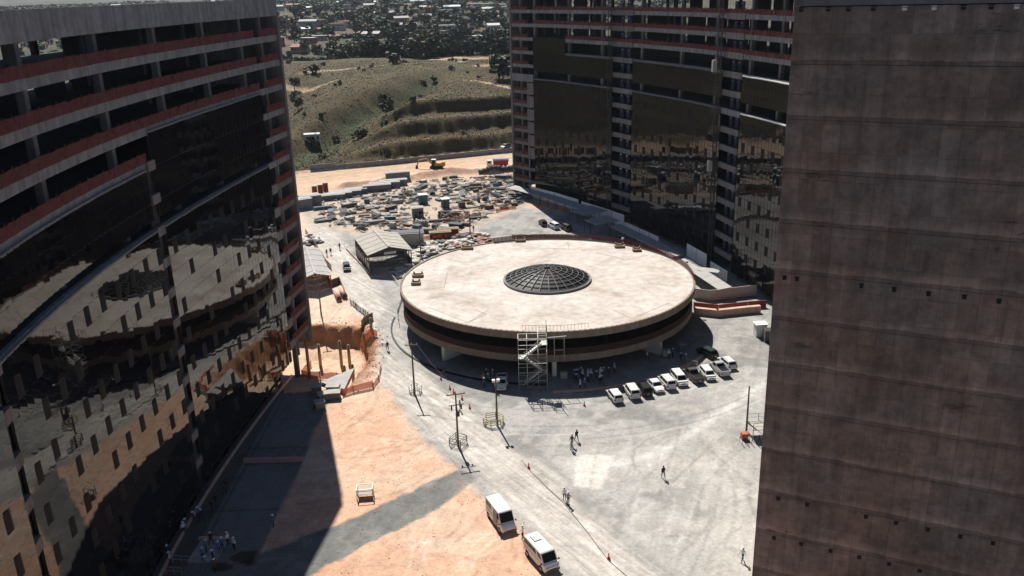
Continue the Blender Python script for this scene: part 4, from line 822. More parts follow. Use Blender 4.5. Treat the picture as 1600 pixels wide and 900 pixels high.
# low kerb line between shed and road
boards('shed_kerb', 'low red brown kerb wall along road beside the tan shed', 'kerb', [pt(541,390,0), pt(577,428,0)], .5, pinkc, None, 3)
netfence('faint red net around left foot of the round building', [spot(628,470), spot(621,490), spot(624,512)], .8, net_m)
netfence('long red net bordering the sack heaps beyond the round roof', [spot(655,375), spot(700,372), spot(735,368), spot(772,378)], 1.1, net_o)
netfence('orange net along front edge of yard beside paved area', [spot(693,348), spot(715,343), spot(752,337)], 1.1, net_o)
netfence('orange net heap by the corner of the far glass block', [spot(775,332), spot(790,328), spot(806,326)], 1.1, net_o)
netfence('pale orange barrier between round roof and dark parked cars', [spot(800,372), spot(850,372), spot(920,374)], 1.1, net_m)
for i, (px, py) in enumerate(((492,303),(501,301),(509,298))):
    p = spot(px, py); t = thing('rust_red_tank', ['leftmost of three red tanks by the haul road','middle of three red tanks by the haul road','rightmost of three red tanks by the haul road'][i], 'tank', (p.x, p.y, hz(p.x,p.y)), .3)
    mb = MB(); mb.box((0,0,1.3),(1.6,1.6,2.6)); mb.build('body', orange_m, t); mb = MB(); mb.box((0,0,2.68),(1.7,1.7,.14)); mb.build('lid', sheet_tan, t); mb = MB(); mb.box((0,-.83,1.3),(.9,.08,1.9)); mb.build('panel', red_board, t)

# utility poles and lamp poles
def pole(px, py, h, label, arm=0.0, arm2=False, lamp=False, armdir=0.15, tf=False):
    p = spot(px, py); t = thing('utility_pole', label, 'pole', (p.x, p.y, hz(p.x, p.y)), armdir)
    mb = MB(); mb.tube((0,0,-.1), (0,0,h), .17, .10, 8); mb.build('shaft', woodg, t, True)
    if arm:
        mb = MB(); mb.bar((-arm,-.12,h-.35), (arm,-.12,h-.35), .12, .14); mb.build('crossarm', woodg, t)
        for k in range(3): mb = MB(); x = -arm+.15+k*(arm-.15); mb.tube((x,-.12,h-.28), (x,-.12,h-.02), .06, .04, 6); mb.build('insulator', lamp_w, t)
    if arm2:
        mb = MB(); mb.bar((-arm*.8,-.12,h-2.0), (arm*.8,-.12,h-2.0), .1, .12); mb.build('crossarm', woodg, t)
        for k in range(3): mb = MB(); x = -.7+k*.7; mb.tube((x,-.2,h-2.7), (x,-.2,h-2.1), .11, .11, 8); mb.build('fuse_cutout', steel_dark, t)
    if tf: mb = MB(); mb.tube((.1,-.4,h-3.6), (.1,-.4,h-2.8), .28, .28, 10); mb.build('switch_drum', steel_dark, t)
    if lamp:
        for dx in (-.35,.35): mb = MB(); mb.box((dx,-.1,h+.05),(.42,.5,.35)); mb.build('floodlight', white_p, t)
    return t, Vector((p.x, p.y, hz(p.x, p.y)))
pa = pole(648,615.6,9.0,'slim utility pole with one crossarm beside road and round building',1.0,armdir=.0)
pb = pole(716,697,8.6,'utility pole with two crossarms and fuse gear in mid road',1.35,True,armdir=.25,tf=True)
pc = pole(777,665,7.4,'floodlight pole standing inside the yellow railing',lamp=True)
pd_ = pole(502,492,8.6,'utility pole by the left block above the pit',.9,armdir=.3)
pole(658,403,8.2,'thin pole beyond the sack heap, left one'); pole(735,374,7.5,'thin pole beyond the sack heap, right one')
pe = pole(1166,676,7.4,'thin reddish pole by the platform near brown wall foot')
def ringrail(px, py, r, n, m, label, h=1.1):
    p = spot(px, py); t = thing('pole_guard_rail', label, 'guard rail', (p.x, p.y, hz(p.x,p.y)), .3)
    for i in range(n):
        a = 2*PI*i/n; b = 2*PI*(i+1)/n; A = Vector((r*math.cos(a), r*math.sin(a), 0)); B = Vector((r*math.cos(b), r*math.sin(b), 0)); mb = MB(); mb.bar(A, A+Vector((0,0,h)), .1); mb.build('post', m, t)
        for z in (h*.35, h*.68, h): mb = MB(); mb.bar(A+Vector((0,0,z)), B+Vector((0,0,z)), .07, .12 if m is yellow_p else .07); mb.build('rail', m, t)
ringrail(771,661,1.55,6,yellow_p,'yellow six sided railing around the floodlight pole')
ringrail(649,612,1.0,6,steel,'grey railing cage around foot of the slim pole'); ringrail(716,694,1.3,4,steel_dark,'dark square railing around foot of the two arm pole',1.2)
def wire(a, b, label, sag=.8):
    n = 10; a = Vector(a); b = Vector(b); pts = [a.lerp(b, i/n)-Vector((0,0,sag*4*(i/n)*(1-i/n))) for i in range(n+1)]; mb = MB()
    for p, q in zip(pts, pts[1:]): mb.bar(p-a, q-a, .025)
    o = mb.build('overhead_wire', woodg); o.location = a; tag(o, label, 'wire')
A1 = pa[1]+Vector((0,0,8.7)); B1 = pb[1]+Vector((0,0,8.3))
wire(A1+Vector((-.9,0,0)), B1+Vector((-1.2,0,0)), 'left overhead wire between the two crossarm poles'); wire(A1+Vector((.9,0,0)), B1+Vector((1.2,0,0)), 'right overhead wire between the two crossarm poles')
D1 = pd_[1]+Vector((0,0,8.3)); wire(D1, spot(540,470,.3), 'guy wire from pole by left block down to road edge', .1); wire(D1+Vector((.5,0,0)), spot(532,478,.3), 'lower guy wire beside the grey roofed shed', .1)
# trestles, platforms
p = spot(571,776); t = thing('steel_trestle', 'small pale steel trestle frame standing on orange soil', 'trestle', (p.x,p.y,hz(p.x,p.y)), .1)
for x in (-1,1):
    for y in (-.7,.7): mb = MB(); mb.bar((x,y,0),(x,y,1.5),.1); mb.build('leg', steel, t)
    mb = MB(); mb.bar((x,-.7,1.5),(x,.7,1.5),.08); mb.build('rail', steel, t)
for y in (-.7,.7):
    for z in (.7,1.5): mb = MB(); mb.bar((-1,y,z),(1,y,z),.08); mb.build('rail', steel, t)
mb = MB(); mb.box((0,0,.75),(1.9,1.3,.08)); mb.build('deck', sheet_tan, t)
p = spot(1184,686); t = thing('access_platform', 'railed steel platform with pale deck at foot of brown wall', 'platform', (p.x,p.y,0), .05)
mb = MB(); mb.box((.8,1.0,1.7),(3.6,3.0,.1)); mb.build('deck', sheet_tan, t); mb = MB(); mb.box((-1.9,.2,.5),(.9,.9,1.0)); mb.build('orange_box', orange_m, t)
for x in (-.9,.8,2.5):
    for y in (-.5,2.5): mb = MB(); mb.bar((x,y,0),(x,y,2.8),.09); mb.build('post', steel, t)
for y in (-.5,2.5):
    for z in (2.25,2.8): mb = MB(); mb.bar((-.9,y,z),(2.5,y,z),.07); mb.build('rail', steel, t)
for x in (-2.8,-2.1,-1.4,-.7,0,.7): mb = MB(); mb.bar((x,-1.6,0),(x,-1.6,1),.06); mb.bar((x,-.6,0),(x,-.6,1),.06); mb.bar((x,-1.6,1),(x,-.6,1),.06); mb.build('floor_frame', steel_dark, t)
p = spot(1203,532); t = thing('generator_unit', 'dark caged generator half hidden behind brown wall edge', 'generator', (p.x,p.y,0)); mb = MB(); mb.box((0,0,1.1),(2.4,1.8,2.2)); mb.build('housing', grey_p, t)
for dx in (-1.3,-.4,.5,1.3): mb = MB(); mb.bar((dx,-1,0),(dx,-1,2.6),.08); mb.build('cage_bar', steel, t)
def cone(px, py, lb):
    p = spot(px, py); t = thing('traffic_cone', lb, 'traffic cone', (p.x, p.y, hz(p.x,p.y)), 0, 'red traffic cones along the road')
    mb = MB(); mb.box((0,0,.03),(.42,.42,.06)); mb.build('base', cone_m, t); mb = MB(); mb.tube((0,0,.05),(0,0,.8),.17,.04,10); mb.build('cone_body', cone_m, t, True); mb = MB(); mb.tube((0,0,.38),(0,0,.52),.118,.09,10,False); mb.build('reflective_band', white_p, t)
for px, py, lb in ((689,593,'red cone nearest the round building shade edge'),(703,608,'red cone up the road from the two arm pole'),(709,614,'red cone just behind the two arm pole top'),(722,624,'red cone between two arm pole and white pickup'),(734,638,'red cone right of the two arm pole'),(826,731,'lone red cone in mid gravel above the parked vans'),(951,873,'red cone at the bottom of the gravel yard'),(913,634,'red cone in front of the crowd of workers'),(693,584,'red cone in shade by the drain kerb')): cone(px, py, lb)
mb = MB(); pts = [spot(*q, .03) for q in ((815,718),(826,733),(850,757),(880,785),(915,828),(951,876),(985,905))]
for a, b in zip(pts, pts[1:]): mb.bar(a-pts[0], b-pts[0], .05)
o = mb.build('ground_cable', steel_dark); o.location = pts[0]; tag(o, 'thin dark cable laid from cone to cone across gravel', 'cable')

# ------------------------------------------------------------------ vehicles (x forward, z up)
def wheel(t, x, y, r=.33):
    w_ = bpy.data.objects.new('wheel', None); C.objects.link(w_); w_.parent = t; w_.location = (x, y, r)
    mb = MB(); mb.tube((0,-.11,0),(0,.11,0),r,r,16); mb.build('tyre', rubber, w_); mb = MB(); mb.tube((0,-.125,0),(0,.125,0),r*.58,r*.58,12); mb.build('rim', hub_m, w_)
def vehicle(kind, paint, label, p, ang, cat='car', name='parked_car', group=None, scale=1.0):
    """lofted body and cabin; windows are inset panels on the cabin"""
    K_ = dict(hatch=(4.0,.84,.95,1.5,[-1.95,-1.75,.75,1.35]), sedan=(4.4,.86,.92,1.42,[-1.45,-.85,.55,1.15]), suv=(4.5,.90,1.05,1.72,[-2.2,-2.0,.75,1.25]), wagon=(4.5,.86,.95,1.5,[-2.1,-1.75,.65,1.25]),
              mpv=(4.5,.88,1.0,1.68,[-2.15,-1.9,.95,1.6]), pickup=(5.0,.90,1.0,1.66,[-.35,-.1,.95,1.45]), van=(5.5,1.0,1.25,2.45,[-2.72,-2.66,1.35,2.05]), kombi=(4.9,.92,1.15,2.1,[-2.42,-2.35,1.35,1.95]))
    L_, W_, zb, zr, (r0, r1, f1, f0) = K_[kind]; h = L_/2
    t = thing(name, label, cat, p, ang, group)
    if scale != 1: t.scale = (scale,)*3
    mb = MB(); van = kind in ('van','kombi')
    def sec(x, w_, zt, z0=.28): return [(x,-w_*.92,z0),(x,-w_,z0+.18),(x,-w_,zt-.14),(x,-w_*.93,zt),(x,w_*.93,zt),(x,w_,zt-.14),(x,w_,z0+.18),(x,w_*.92,z0)]
    nose = .70 if not van else .82
    S_ = [(-h,W_*.90,zb-.12,.42),(-h+.12,W_*.96,zb,.3),(-h+.5,W_,zb,.28),(0,W_,zb,.26),(f0-.1,W_,zb+.0,.26)]
    if van: S_ += [(f0+.2,W_,zb-.03,.27),(h-.15,W_*.93,zb-.28,.3),(h,W_*.86,nose,.38)]
    else: S_ += [(f0+.3,W_*.99,zb-.04,.27),(h-.4,W_*.95,zb-.14,.3),(h-.1,W_*.88,zb-.26,.34),(h,W_*.78,zb-.38,.42)]
    mb.loft([sec(*s) for s in S_]); mb.build('body', paint, t, False)
    # cabin
    g = MB(); tw = W_*(.80 if not van else .90); bw = W_*.93
    P8 = [(r0,-bw,zb-.02),(f0,-bw,zb-.02),(f0,bw,zb-.02),(r0,bw,zb-.02),(r1,-tw,zr-.05),(f1,-tw,zr-.05),(f1,tw,zr-.05),(r1,tw,zr-.05)]; g.hexa(P8)
    rr = [(r1,-tw,zr-.05),(f1,-tw,zr-.05),(f1,tw,zr-.05),(r1,tw,zr-.05),(r1+.12,-tw*.88,zr+.03),(f1-.15,-tw*.88,zr+.03),(f1-.15,tw*.88,zr+.03),(r1+.12,tw*.88,zr+.03)]; g.hexa(rr); g.build('cabin', paint, t)
    V = [Vector(q) for q in P8]
    def pane(a, b, c, d, m0=.08, m1=.92, lo=.12, hi=.88, nm='window', mt=glass_c, off=.012):
        A = a.lerp(b, m0); B = a.lerp(b, m1); D_ = d.lerp(c, m0); C_ = d.lerp(c, m1); p_ = [A.lerp(D_, lo), B.lerp(C_, lo), B.lerp(C_, hi), A.lerp(D_, hi)]
        n = (p_[1]-p_[0]).cross(p_[3]-p_[0]).normalized(); ctr = Vector(((r0+f0)/2, 0, zb)); n = n if (p_[0]-ctr).dot(n) > 0 else -n
        q = MB(); q.hexa([p-n*.01 for p in p_]+[p+n*off for p in p_]); q.build(nm, mt, t)
    pane(V[1],V[2],V[6],V[5],.05,.95,.08,.92,'windscreen'); pane(V[0],V[3],V[7],V[4],.1,.9,.2 if not van else .5,.88,'rear_window')
    cuts = {'hatch':[(.07,.50),(.54,.93)],'sedan':[(.10,.50),(.54,.90)],'suv':[(.05,.30),(.33,.62),(.65,.94)],'wagon':[(.06,.3),(.33,.61),(.65,.93)],'mpv':[(.05,.27),(.3,.58),(.62,.94)],'pickup':[(.15,.85)],'van':[(.04,.22),(.24,.42),(.62,.78),(.82,.96)],'kombi':[(.04,.24),(.26,.46),(.48,.68),(.76,.95)]}[kind]
    for a, b in cuts:
        lo = .15 if not van else .30
        pane(V[0],V[1],V[5],V[4],a,b,lo,.86); 
        if not (kind == 'van' and a == .62): pane(V[3],V[2],V[6],V[7],a,b,lo,.86)
    if kind == 'van': q = MB(); q.hexa([(.0,-W_-.05,.42),(1.15,-W_-.05,.42),(1.15,-W_+.02,.42),(.0,-W_+.02,.42),(.0,-tw-.12,zr-.22),(1.15,-tw-.12,zr-.22),(1.15,-tw,zr-.22),(.0,-tw,zr-.22)]); q.build('open_door', black_p, t)
    if kind == 'pickup':
        q = MB(); q.box((-1.42,0,zb-.0),(1.95,W_*1.7,.03)); q.build('bed_floor', black_p, t)
        q = MB()
        for y in (-W_*.9, W_*.9): q.box((-1.42,y,zb+.09),(2.1,.10,.2))
        q.box((-h+.06,0,zb+.09),(.1,W_*1.8,.2)); q.build('bed_rail', paint, t)
    if kind in ('suv','wagon') : 
        for y in (-tw*.8, tw*.8): q = MB(); q.bar((r1+.3,y,zr+.07),(f1-.3,y,zr+.07),.04); q.build('roof_rail', grey_p, t)
    if kind == 'kombi':
        q = MB(); q.box((-1.2,0,zr+.05),(1.1,.9,.05)); q.build('roof_hatch_frame', grey_p, t); q = MB(); q.box((-1.2,0,zr+.08),(.9,.7,.05)); q.build('roof_hatch', white_p, t)
        for k in range(4): q = MB(); q.box((-1.5+.2*k,0,zr+.11),(.05,.6,.03)); q.build('hatch_rib', grey_p, t)
    xw = h-.85 if not van else h-.95
    for x in (-xw+.05, xw):
        for y in (-W_+.08, W_-.08): wheel(t, x, y, .32 if kind in ('hatch','sedan','wagon') else .37)
        for y in (-W_+.0, W_-.0): q = MB(); q.tube((x,y-.006,.36),(x,y+.006,.36),.43,.43,14); q.build('wheel_arch', rubber, t)
    for y in (-1, 1):
        q = MB(); q.box((h-.06,y*W_*.62,zb-.36 if not van else .72),(.12,.34,.16)); q.build('headlight', lamp_w, t); q = MB(); q.box((-h+.03,y*W_*.8,zb-.22),(.1,.18,.3)); q.build('tail_light', lamp_r, t)
        q = MB(); q.box((f0-.1,y*(W_+.12),zb+.06),(.14,.2,.15)); q.build('mirror', paint if not van else black_p, t)
    for x in (-h, h-.02): q = MB(); q.box((x,0,.48),(.16,W_*1.75,.22)); q.build('bumper', grey_p if van else paint, t)
    q = MB(); q.box((h+.03,0,.62),(.04,W_*.9,.12)); q.build('grille', black_p, t)
    q = MB(); q.box((-h-.09,0,.62),(.02,.4,.12)); q.build('number_plate', lamp_w, t)
    return t
def vat(kind, paint, nosepx, tailpx, label, **k):
    a = spot(*nosepx); b = spot(*tailpx); c = (a+b)/2; d = a-b; return vehicle(kind, paint, label, (c.x, c.y, hz(c.x,c.y)+.0), math.atan2(d.y, d.x), **k)
silver = mat('silver_paint', (.5,.5,.49), .3, .3); cream_p = mat('off_white_paint', (.72,.71,.67), .4)
G_ = 'cars parked nose to kerb in a slanted row'
row = [('hatch',white_p,(953,614),(968,633),'white hatchback at the left end of the parked row'),('suv',cream_p,(979,605),(995,628),'off white tall estate second from left in parked row'),
 ('hatch',black_p,(1000,603),(1014,623),'black hatchback third from left in parked row'),('sedan',white_p,(1033,617),(1014,597),'white saloon between black hatchback and off white estate, hood outward'),
 ('suv',cream_p,(1032,592),(1051,612),'off white estate fifth in row, tail toward the yard'),('mpv',white_p,(1070,608),(1052,586),'large white people carrier in middle of the row, hood outward'),
 ('pickup',grey_p,(1072,582),(1094,601),'dark grey pickup with empty bed in the row'),('hatch',white_p,(1114,599),(1097,579),'white hatchback between dark and white pickups, hood outward'),
 ('pickup',silver,(1115,572),(1134,590),'silver white pickup with open bed near row end'),('wagon',white_p,(1126,563),(1146,580),'white estate at the right end of parked row'),
 ('wagon',green_p,(1094,549),(1116,561),'dark green estate parked alone behind the row end')]
for r_ in row: vat(*r_, group=G_ if r_[0] != 'wagon' or r_[1] is white_p else None)
vat('hatch', black_p, (544,429), (540,414), 'black car driving on the road beside the tan shed', name='moving_car')
vat('pickup', cream_p, (783,614), (785,591), 'white pickup nosing out of the shade by hard hat workers')
vat('hatch', black_p, (843,347), (854,357), 'black car farthest left behind the round roof'); vat('suv', white_p, (857,352), (874,361), 'white estate parked behind the round roof in sunlight')
vat('suv', grey_p, (876,354), (893,364), 'dark car in shadow right of the white estate'); 
vat('van', white_p, (799,838), (768,797), 'white minibus with open side door on the orange soil', name='parked_minibus', cat='minibus', scale=1.0)
vat('kombi', white_p, (864,897), (829,858), 'white minibus with roof hatch at the bottom of the picture', name='parked_minibus', cat='minibus', scale=1.08)
# tipper lorry
p = spot(777,262); t = thing('tipper_lorry', 'lorry with blue cover over a red tipper body on haul road', 'lorry', (p.x,p.y,hz(p.x,p.y)), PI+.05)
tip = mat('red_tipper', (.30,.03,.02), .6, noise=.15, scale=1)
mb = MB(); mb.hexa([(-3.9,-1.15,1.2),(1.4,-1.15,1.2),(1.4,1.15,1.2),(-3.9,1.15,1.2),(-4.2,-1.3,2.9),(1.5,-1.3,2.9),(1.5,1.3,2.9),(-4.2,1.3,2.9)]); mb.build('tipper_body', tip, t)
mb = MB(); mb.loft([[(x,-1.33,2.88),(x,-.8,3.3),(x,.8,3.3),(x,1.33,2.88)] for x in (-4.2,-2,0,1.5)]); mb.build('load_cover', blue_m, t)
mb = MB(); mb.hexa([(1.9,-1.15,.8),(3.9,-1.15,.8),(3.9,1.15,.8),(1.9,1.15,.8),(1.95,-1.1,2.9),(3.5,-1.1,2.9),(3.5,1.1,2.9),(1.95,1.1,2.9)]); mb.build('cab', cream_p, t)
mb = MB(); mb.quad((3.86,-1,1.7),(3.86,1,1.7),(3.58,1,2.7),(3.58,-1,2.7)); mb.build('windscreen', glass_c, t); mb = MB(); mb.box((2.9,1.16,2.2),(1.1,.04,.7)); mb.build('window', glass_c, t)
mb = MB(); mb.box((-.2,0,1.0),(7.6,.9,.25)); mb.build('chassis', steel_dark, t)
for x in (3.0,-1.6,-3.0):
    for y in (-1.05,1.05): wheel(t, x, y, .52)
# wheel loader / excavator with bent arm
p = spot(681,263); t = thing('backhoe_excavator', 'yellow excavator with bent arm and dark cab on haul road', 'excavator', (p.x,p.y,hz(p.x,p.y)), PI-.05); ym = mat('machine_yellow', (.38,.23,.06), .6, noise=.3, scale=1.5)
mb = MB(); mb.box((-1.6,0,1.5),(3.6,2.2,1.2)); mb.box((-2.9,0,1.7),(1.2,2.4,1.5)); mb.build('body', ym, t); mb = MB(); mb.box((.6,.3,2.3),(1.5,1.4,2.0)); mb.build('cab', glass_c, t); mb = MB(); mb.box((.6,.3,3.35),(1.7,1.6,.12)); mb.build('cab_roof', cream_p, t)
for a, b, w_ in (((1.2,-.5,1.6),(3.6,-.5,3.4),.45),((3.6,-.5,3.4),(6.3,-.5,2.9),.38),((6.3,-.5,2.9),(7.0,-.5,.8),.34)): mb = MB(); mb.bar(a, b, w_, w_*1.2); mb.build('arm_section', ym, t)
mb = MB(); mb.hexa([(6.6,-1,.1),(7.6,-1,.1),(7.6,0,.1),(6.6,0,.1),(6.8,-1,1.0),(7.3,-1,1.2),(7.3,0,1.2),(6.8,0,1.0)]); mb.build('bucket', steel_dark, t)
for y in (-1.15,1.15): mb = MB(); mb.loft([[(x,y-.25,z0),(x,y+.25,z0),(x,y+.25,z1),(x,y-.25,z1)] for x, z0, z1 in ((-2.7,.3,.7),(-2.3,0,1.0),(1.6,0,1.0),(2.1,.3,.7))]); mb.build('track', rubber, t)
vat('suv', grey_p, (784,239), (797,236), 'dark car near the foot of retaining wall on haul road')

# ------------------------------------------------------------------ people: skinned skeletons, one continuous body each
def person_mesh(name, pose, shirt, trousers):
    R_ = {}; J = {'pelvis':(0,0,.95),'waist':(0,0,1.08),'chest':(0,0,1.30),'neck':(0,0,1.47),'headb':(0,.01,1.54),'head':(0,.02,1.64),'top':(0,.02,1.70)}
    rad_ = dict(pelvis=.15,waist=.135,chest=.165,neck=.06,headb=.075,head=.105,top=.07)
    ed = [('pelvis','waist'),('waist','chest'),('chest','neck'),('neck','headb'),('headb','head'),('head','top')]
    sw = {'stand':(.02,-.02),'walk':(.30,-.28),'hips':(.04,-.02),'reach':(.05,-.08)}[pose]
    for s, sd in ((-1,0),(1,1)):
        f = sw[sd]; n = 'rl'[sd]
        J['hip'+n] = (s*.10,0,.90); J['knee'+n] = (s*.11,f*.6+.03,.50); J['ank'+n] = (s*.12,f-.02*(f < 0),.09+(.05 if f < -.1 else 0)); J['toe'+n] = (s*.14,f+.17,.04)
        for a, r in (('hip',.095),('knee',.062),('ank',.045),('toe',.035)): rad_[a+n] = r
        ed += [('pelvis','hip'+n),('hip'+n,'knee'+n),('knee'+n,'ank'+n),('ank'+n,'toe'+n)]
        g = -f*.8
        if pose == 'hips': el = (s*.36,-.08,1.14); wr = (s*.20,.07,1.02)
        elif pose == 'reach' and s > 0: el = (s*.27,.18,1.22); wr = (s*.22,.42,1.32)
        else: el = (s*.26,g*.3-.02,1.14); wr = (s*.28,g*.9+.05,.90)
        J['sh'+n] = (s*.19,0,1.40); J['el'+n] = el; J['wr'+n] = wr; d = (Vector(wr)-Vector(el)).normalized(); side = Vector((0,1,0)) if abs(d.y) < .8 else Vector((0,0,1)); palm = Vector(wr)+d*.07; J['pa'+n] = tuple(palm)
        for a, r in (('sh',.062),('el',.045),('wr',.030),('pa',.030)): rad_[a+n] = r
        ed += [('chest','sh'+n),('sh'+n,'el'+n),('el'+n,'wr'+n),('wr'+n,'pa'+n)]
        inw = Vector((-s,0,0))
        for k, (o, l) in enumerate(((-.03,.075),(-.01,.085),(.01,.08),(.03,.062))):
            a = palm+side*o+d*.03; b = a+d*l*.55+inw*.012; c = b+d*l*.35+inw*.03
            for nm, q in (('fa',a),('fb',b),('fc',c)): J[f'{nm}{k}{n}'] = tuple(q); rad_[f'{nm}{k}{n}'] = .010
            ed += [('pa'+n, f'fa{k}{n}'),(f'fa{k}{n}', f'fb{k}{n}'),(f'fb{k}{n}', f'fc{k}{n}')]
        a = Vector(wr)+d*.03-side*(-.045); b = a+d*.04+side*.02
        for nm, q in (('ta',a),('tb',b)): J[nm+n] = tuple(q); rad_[nm+n] = .012
        ed += [('wr'+n,'ta'+n),('ta'+n,'tb'+n)]
    ks = list(J); me = bpy.data.meshes.new(name); me.from_pydata([J[k] for k in ks], [(ks.index(a), ks.index(b)) for a, b in ed], [])
    o = bpy.data.objects.new(name, me); C.objects.link(o); o.modifiers.new('skin', 'SKIN'); sv = me.skin_vertices[0].data
    for i, k in enumerate(ks): r = rad_[k]; sv[i].radius = (r*1.18, r*.85) if k in ('chest','waist','pelvis') else (r, r); sv[i].use_root = (k == 'pelvis')
    sb_ = o.modifiers.new('sub', 'SUBSURF'); sb_.levels = 1; sb_.render_levels = 1
    dg = bpy.context.evaluated_depsgraph_get(); dg.update(); m2 = bpy.data.meshes.new_from_object(o.evaluated_get(dg)); bpy.data.objects.remove(o); m2.name = name
    m2.materials.clear()
    for m in (skin_m, shirt, trousers, black_p): m2.materials.append(m)
    wrz = {k: Vector(J[k]) for k in ('wrr','wrl')}
    for p in m2.polygons:
        c = p.center; p.use_smooth = True
        hand = min((c-wrz['wrr']).length, (c-wrz['wrl']).length) < .02 or any((c-Vector(J['pa'+n])).length < .11 for n in 'rl')
        p.material_index = 0 if (c.z > 1.49 or (hand and abs(c.x) > .15)) else (3 if c.z < .1 else (2 if c.z < 1.0 and abs(c.x) < .24 else 1))
    return m2
blue_sh = mat('blue_shirt', (.10,.16,.33), .8); white_sh = mat('white_shirt', (.72,.72,.70), .8); dark_sh = mat('dark_shirt', (.03,.03,.04), .85); grey_sh = mat('grey_shirt', (.28,.28,.27), .85); red_sh = mat('red_shirt', (.25,.05,.04), .85)
jean = mat('dark_jeans', (.03,.04,.07), .85); khaki = mat('khaki_trousers', (.16,.13,.09), .85); blackt = mat('black_trousers', (.015,.015,.018), .85)
PM = [person_mesh('body', 'walk', dark_sh, jean), person_mesh('body', 'stand', blue_sh, jean), person_mesh('body', 'stand', white_sh, blackt), person_mesh('body', 'walk', white_sh, jean), person_mesh('body', 'hips', grey_sh, khaki), person_mesh('body', 'reach', red_sh, blackt)]
def hatmesh(m):
    mb = MB(); n = 12; rings = [[(r*math.cos(2*PI*j/n), r*1.15*math.sin(2*PI*j/n)+.02, z) for j in range(n)] for r, z in ((.15,1.66),(.125,1.675),(.12,1.72),(.09,1.775),(.035,1.80))]; mb.loft(rings); mb.box((0,.19,1.665),(.16,.1,.02)); return mb.mesh('hard_hat', m, True)
HM = [hatmesh(white_p), hatmesh(blue_m), hatmesh(yellow_p)]
hair_mb = MB(); n = 10; hair_mb.loft([[(r*math.cos(2*PI*j/n), r*math.sin(2*PI*j/n)+.0, z) for j in range(n)] for r, z in ((.10,1.60),(.118,1.65),(.11,1.71),(.06,1.76),(.02,1.77))]); HAIR = hair_mb.mesh('hair', black_p, True)
face_mb = MB()
for s in (-1,1): face_mb.box((s*.04,.118,1.645),(.022,.02,.014)); face_mb.box((s*.112,.02,1.63),(.02,.04,.06))
face_mb.box((0,.128,1.615),(.025,.04,.04)); face_mb.box((0,.112,1.575),(.045,.02,.012)); FACE = face_mb.mesh('face', skin_m)
def person(px, py, v, hat, ang, label, group=None, z=None):
    p = spot(px, py); t = thing('person', label, 'person', (p.x, p.y, hz(p.x, p.y)-.01), ang, group)
    link('body', PM[v], t); link('hard_hat', HM[hat], t) if hat >= 0 else link('hair', HAIR, t); tag(link('face', FACE, t), kind='stuff'); t.scale = (1.06,)*3
PL = [(606,549,0,0,.3,'worker alone on the road left of the round building'),(894,697,0,-1,2.6,'person in dark clothes in the group of three, left one'),(901,689,0,-1,.4,'person striding at the right of the group of three'),(893,703,4,-1,1,'person in grey nearest the viewer of the group of three'),
 (882,781,2,0,.3,'white shirted worker facing the road, taller of the pair'),(888,788,4,0,2.5,'grey shirted worker of the pair on the gravel'),(1036,747,0,-1,3.4,'person in dark clothes walking alone mid gravel'),(1160,877,3,0,2.2,'person in white shirt walking beside brown wall foot'),
 (817,842,2,0,1.2,'person in white standing between the two minibuses'),(719,641,1,0,2.0,'worker in blue beside the two arm pole'),(517,398,0,-1,.4,'person in dark clothes by the far road bend, left'),(531,390,0,-1,3.0,'person on far road opposite the tan shed'),(511,400,5,-1,.5,'person in red top by the board fence'),
 (677,362,0,-1,.4,'left of two people on paved strip beyond the yard net'),(682,360,2,-1,1.4,'right of two people on paved strip beyond the yard net'),(740,362,0,-1,3,'person beside the right thin pole behind heaps'),
 (757,606,1,0,1.0,'worker in blue by the white pickup, left end'),(763,599,1,0,2.4,'worker in blue with white hat behind the pickup group'),(760,592,0,0,4,'worker at the back of the pickup group'),(770,593,4,0,5,'worker in grey left of the pickup'),(775,612,3,0,4,'worker in white in front of the floodlight pole'),(755,600,4,2,0,'worker with yellow hat at left of pickup group'),
 (960,583,2,0,2,'lone worker standing in shade behind the crowd'),(1011,563,3,0,4,'lone person under the round building, right of the crowd'),(1045,561,2,0,3,'person by the right fin pillar, left one'),(1051,559,1,0,2,'person in blue by the right fin pillar'),(1064,566,0,0,3,'left of two workers by the steel rail in shade'),(1071,568,4,0,5,'right of two workers by the steel rail in shade'),
 (428,824,1,0,1.8,'lone worker standing on the shaded walkway edge'),(357,852,2,0,1.2,'white shirted worker at centre of shaded group'),(367,860,2,0,2.6,'worker in white at right end of shaded group'),(343,866,1,0,.8,'blue shirted worker in shaded group, front middle'),(348,860,1,0,3.1,'blue shirted worker behind the front middle one'),
 (318,876,1,0,4.0,'worker in pale blue at left of shaded group'),(323,864,1,0,5.0,'worker with white hat beside the floor opening'),(323,890,4,0,2,'worker in khaki below the floor opening'),(331,852,0,0,1,'dark clothed worker beside the floor opening corner'),(334,880,0,0,2,'dark clothed worker near bottom of shaded group'),(337,894,5,0,2,'worker in red at the bottom of shaded group'),
 (267,883,2,0,2,'worker in white beside lower left railing'),(264,872,0,0,3,'dark clothed worker behind the lower left railing'),(288,835,2,0,4,'worker leaning at facade kerb, nearest'),(292,830,1,0,2,'second worker along the facade kerb'),(304,819,0,0,2,'third worker along the facade kerb'),(311,812,1,0,1,'fourth worker along the facade kerb'),(316,815,0,0,4,'worker in dark at far end of kerb line'),
 (352,774,0,-1,1,'left of two figures by walkway plants at facade'),(355,768,0,-1,3,'right of two figures by walkway plants at facade'),(332,800,0,-1,3,'figure crouched shade beside the facade, lower'),(338,791,0,-1,3,'figure in shade beside the facade, upper')]
for q in PL: person(*q)
R = random.Random(9)
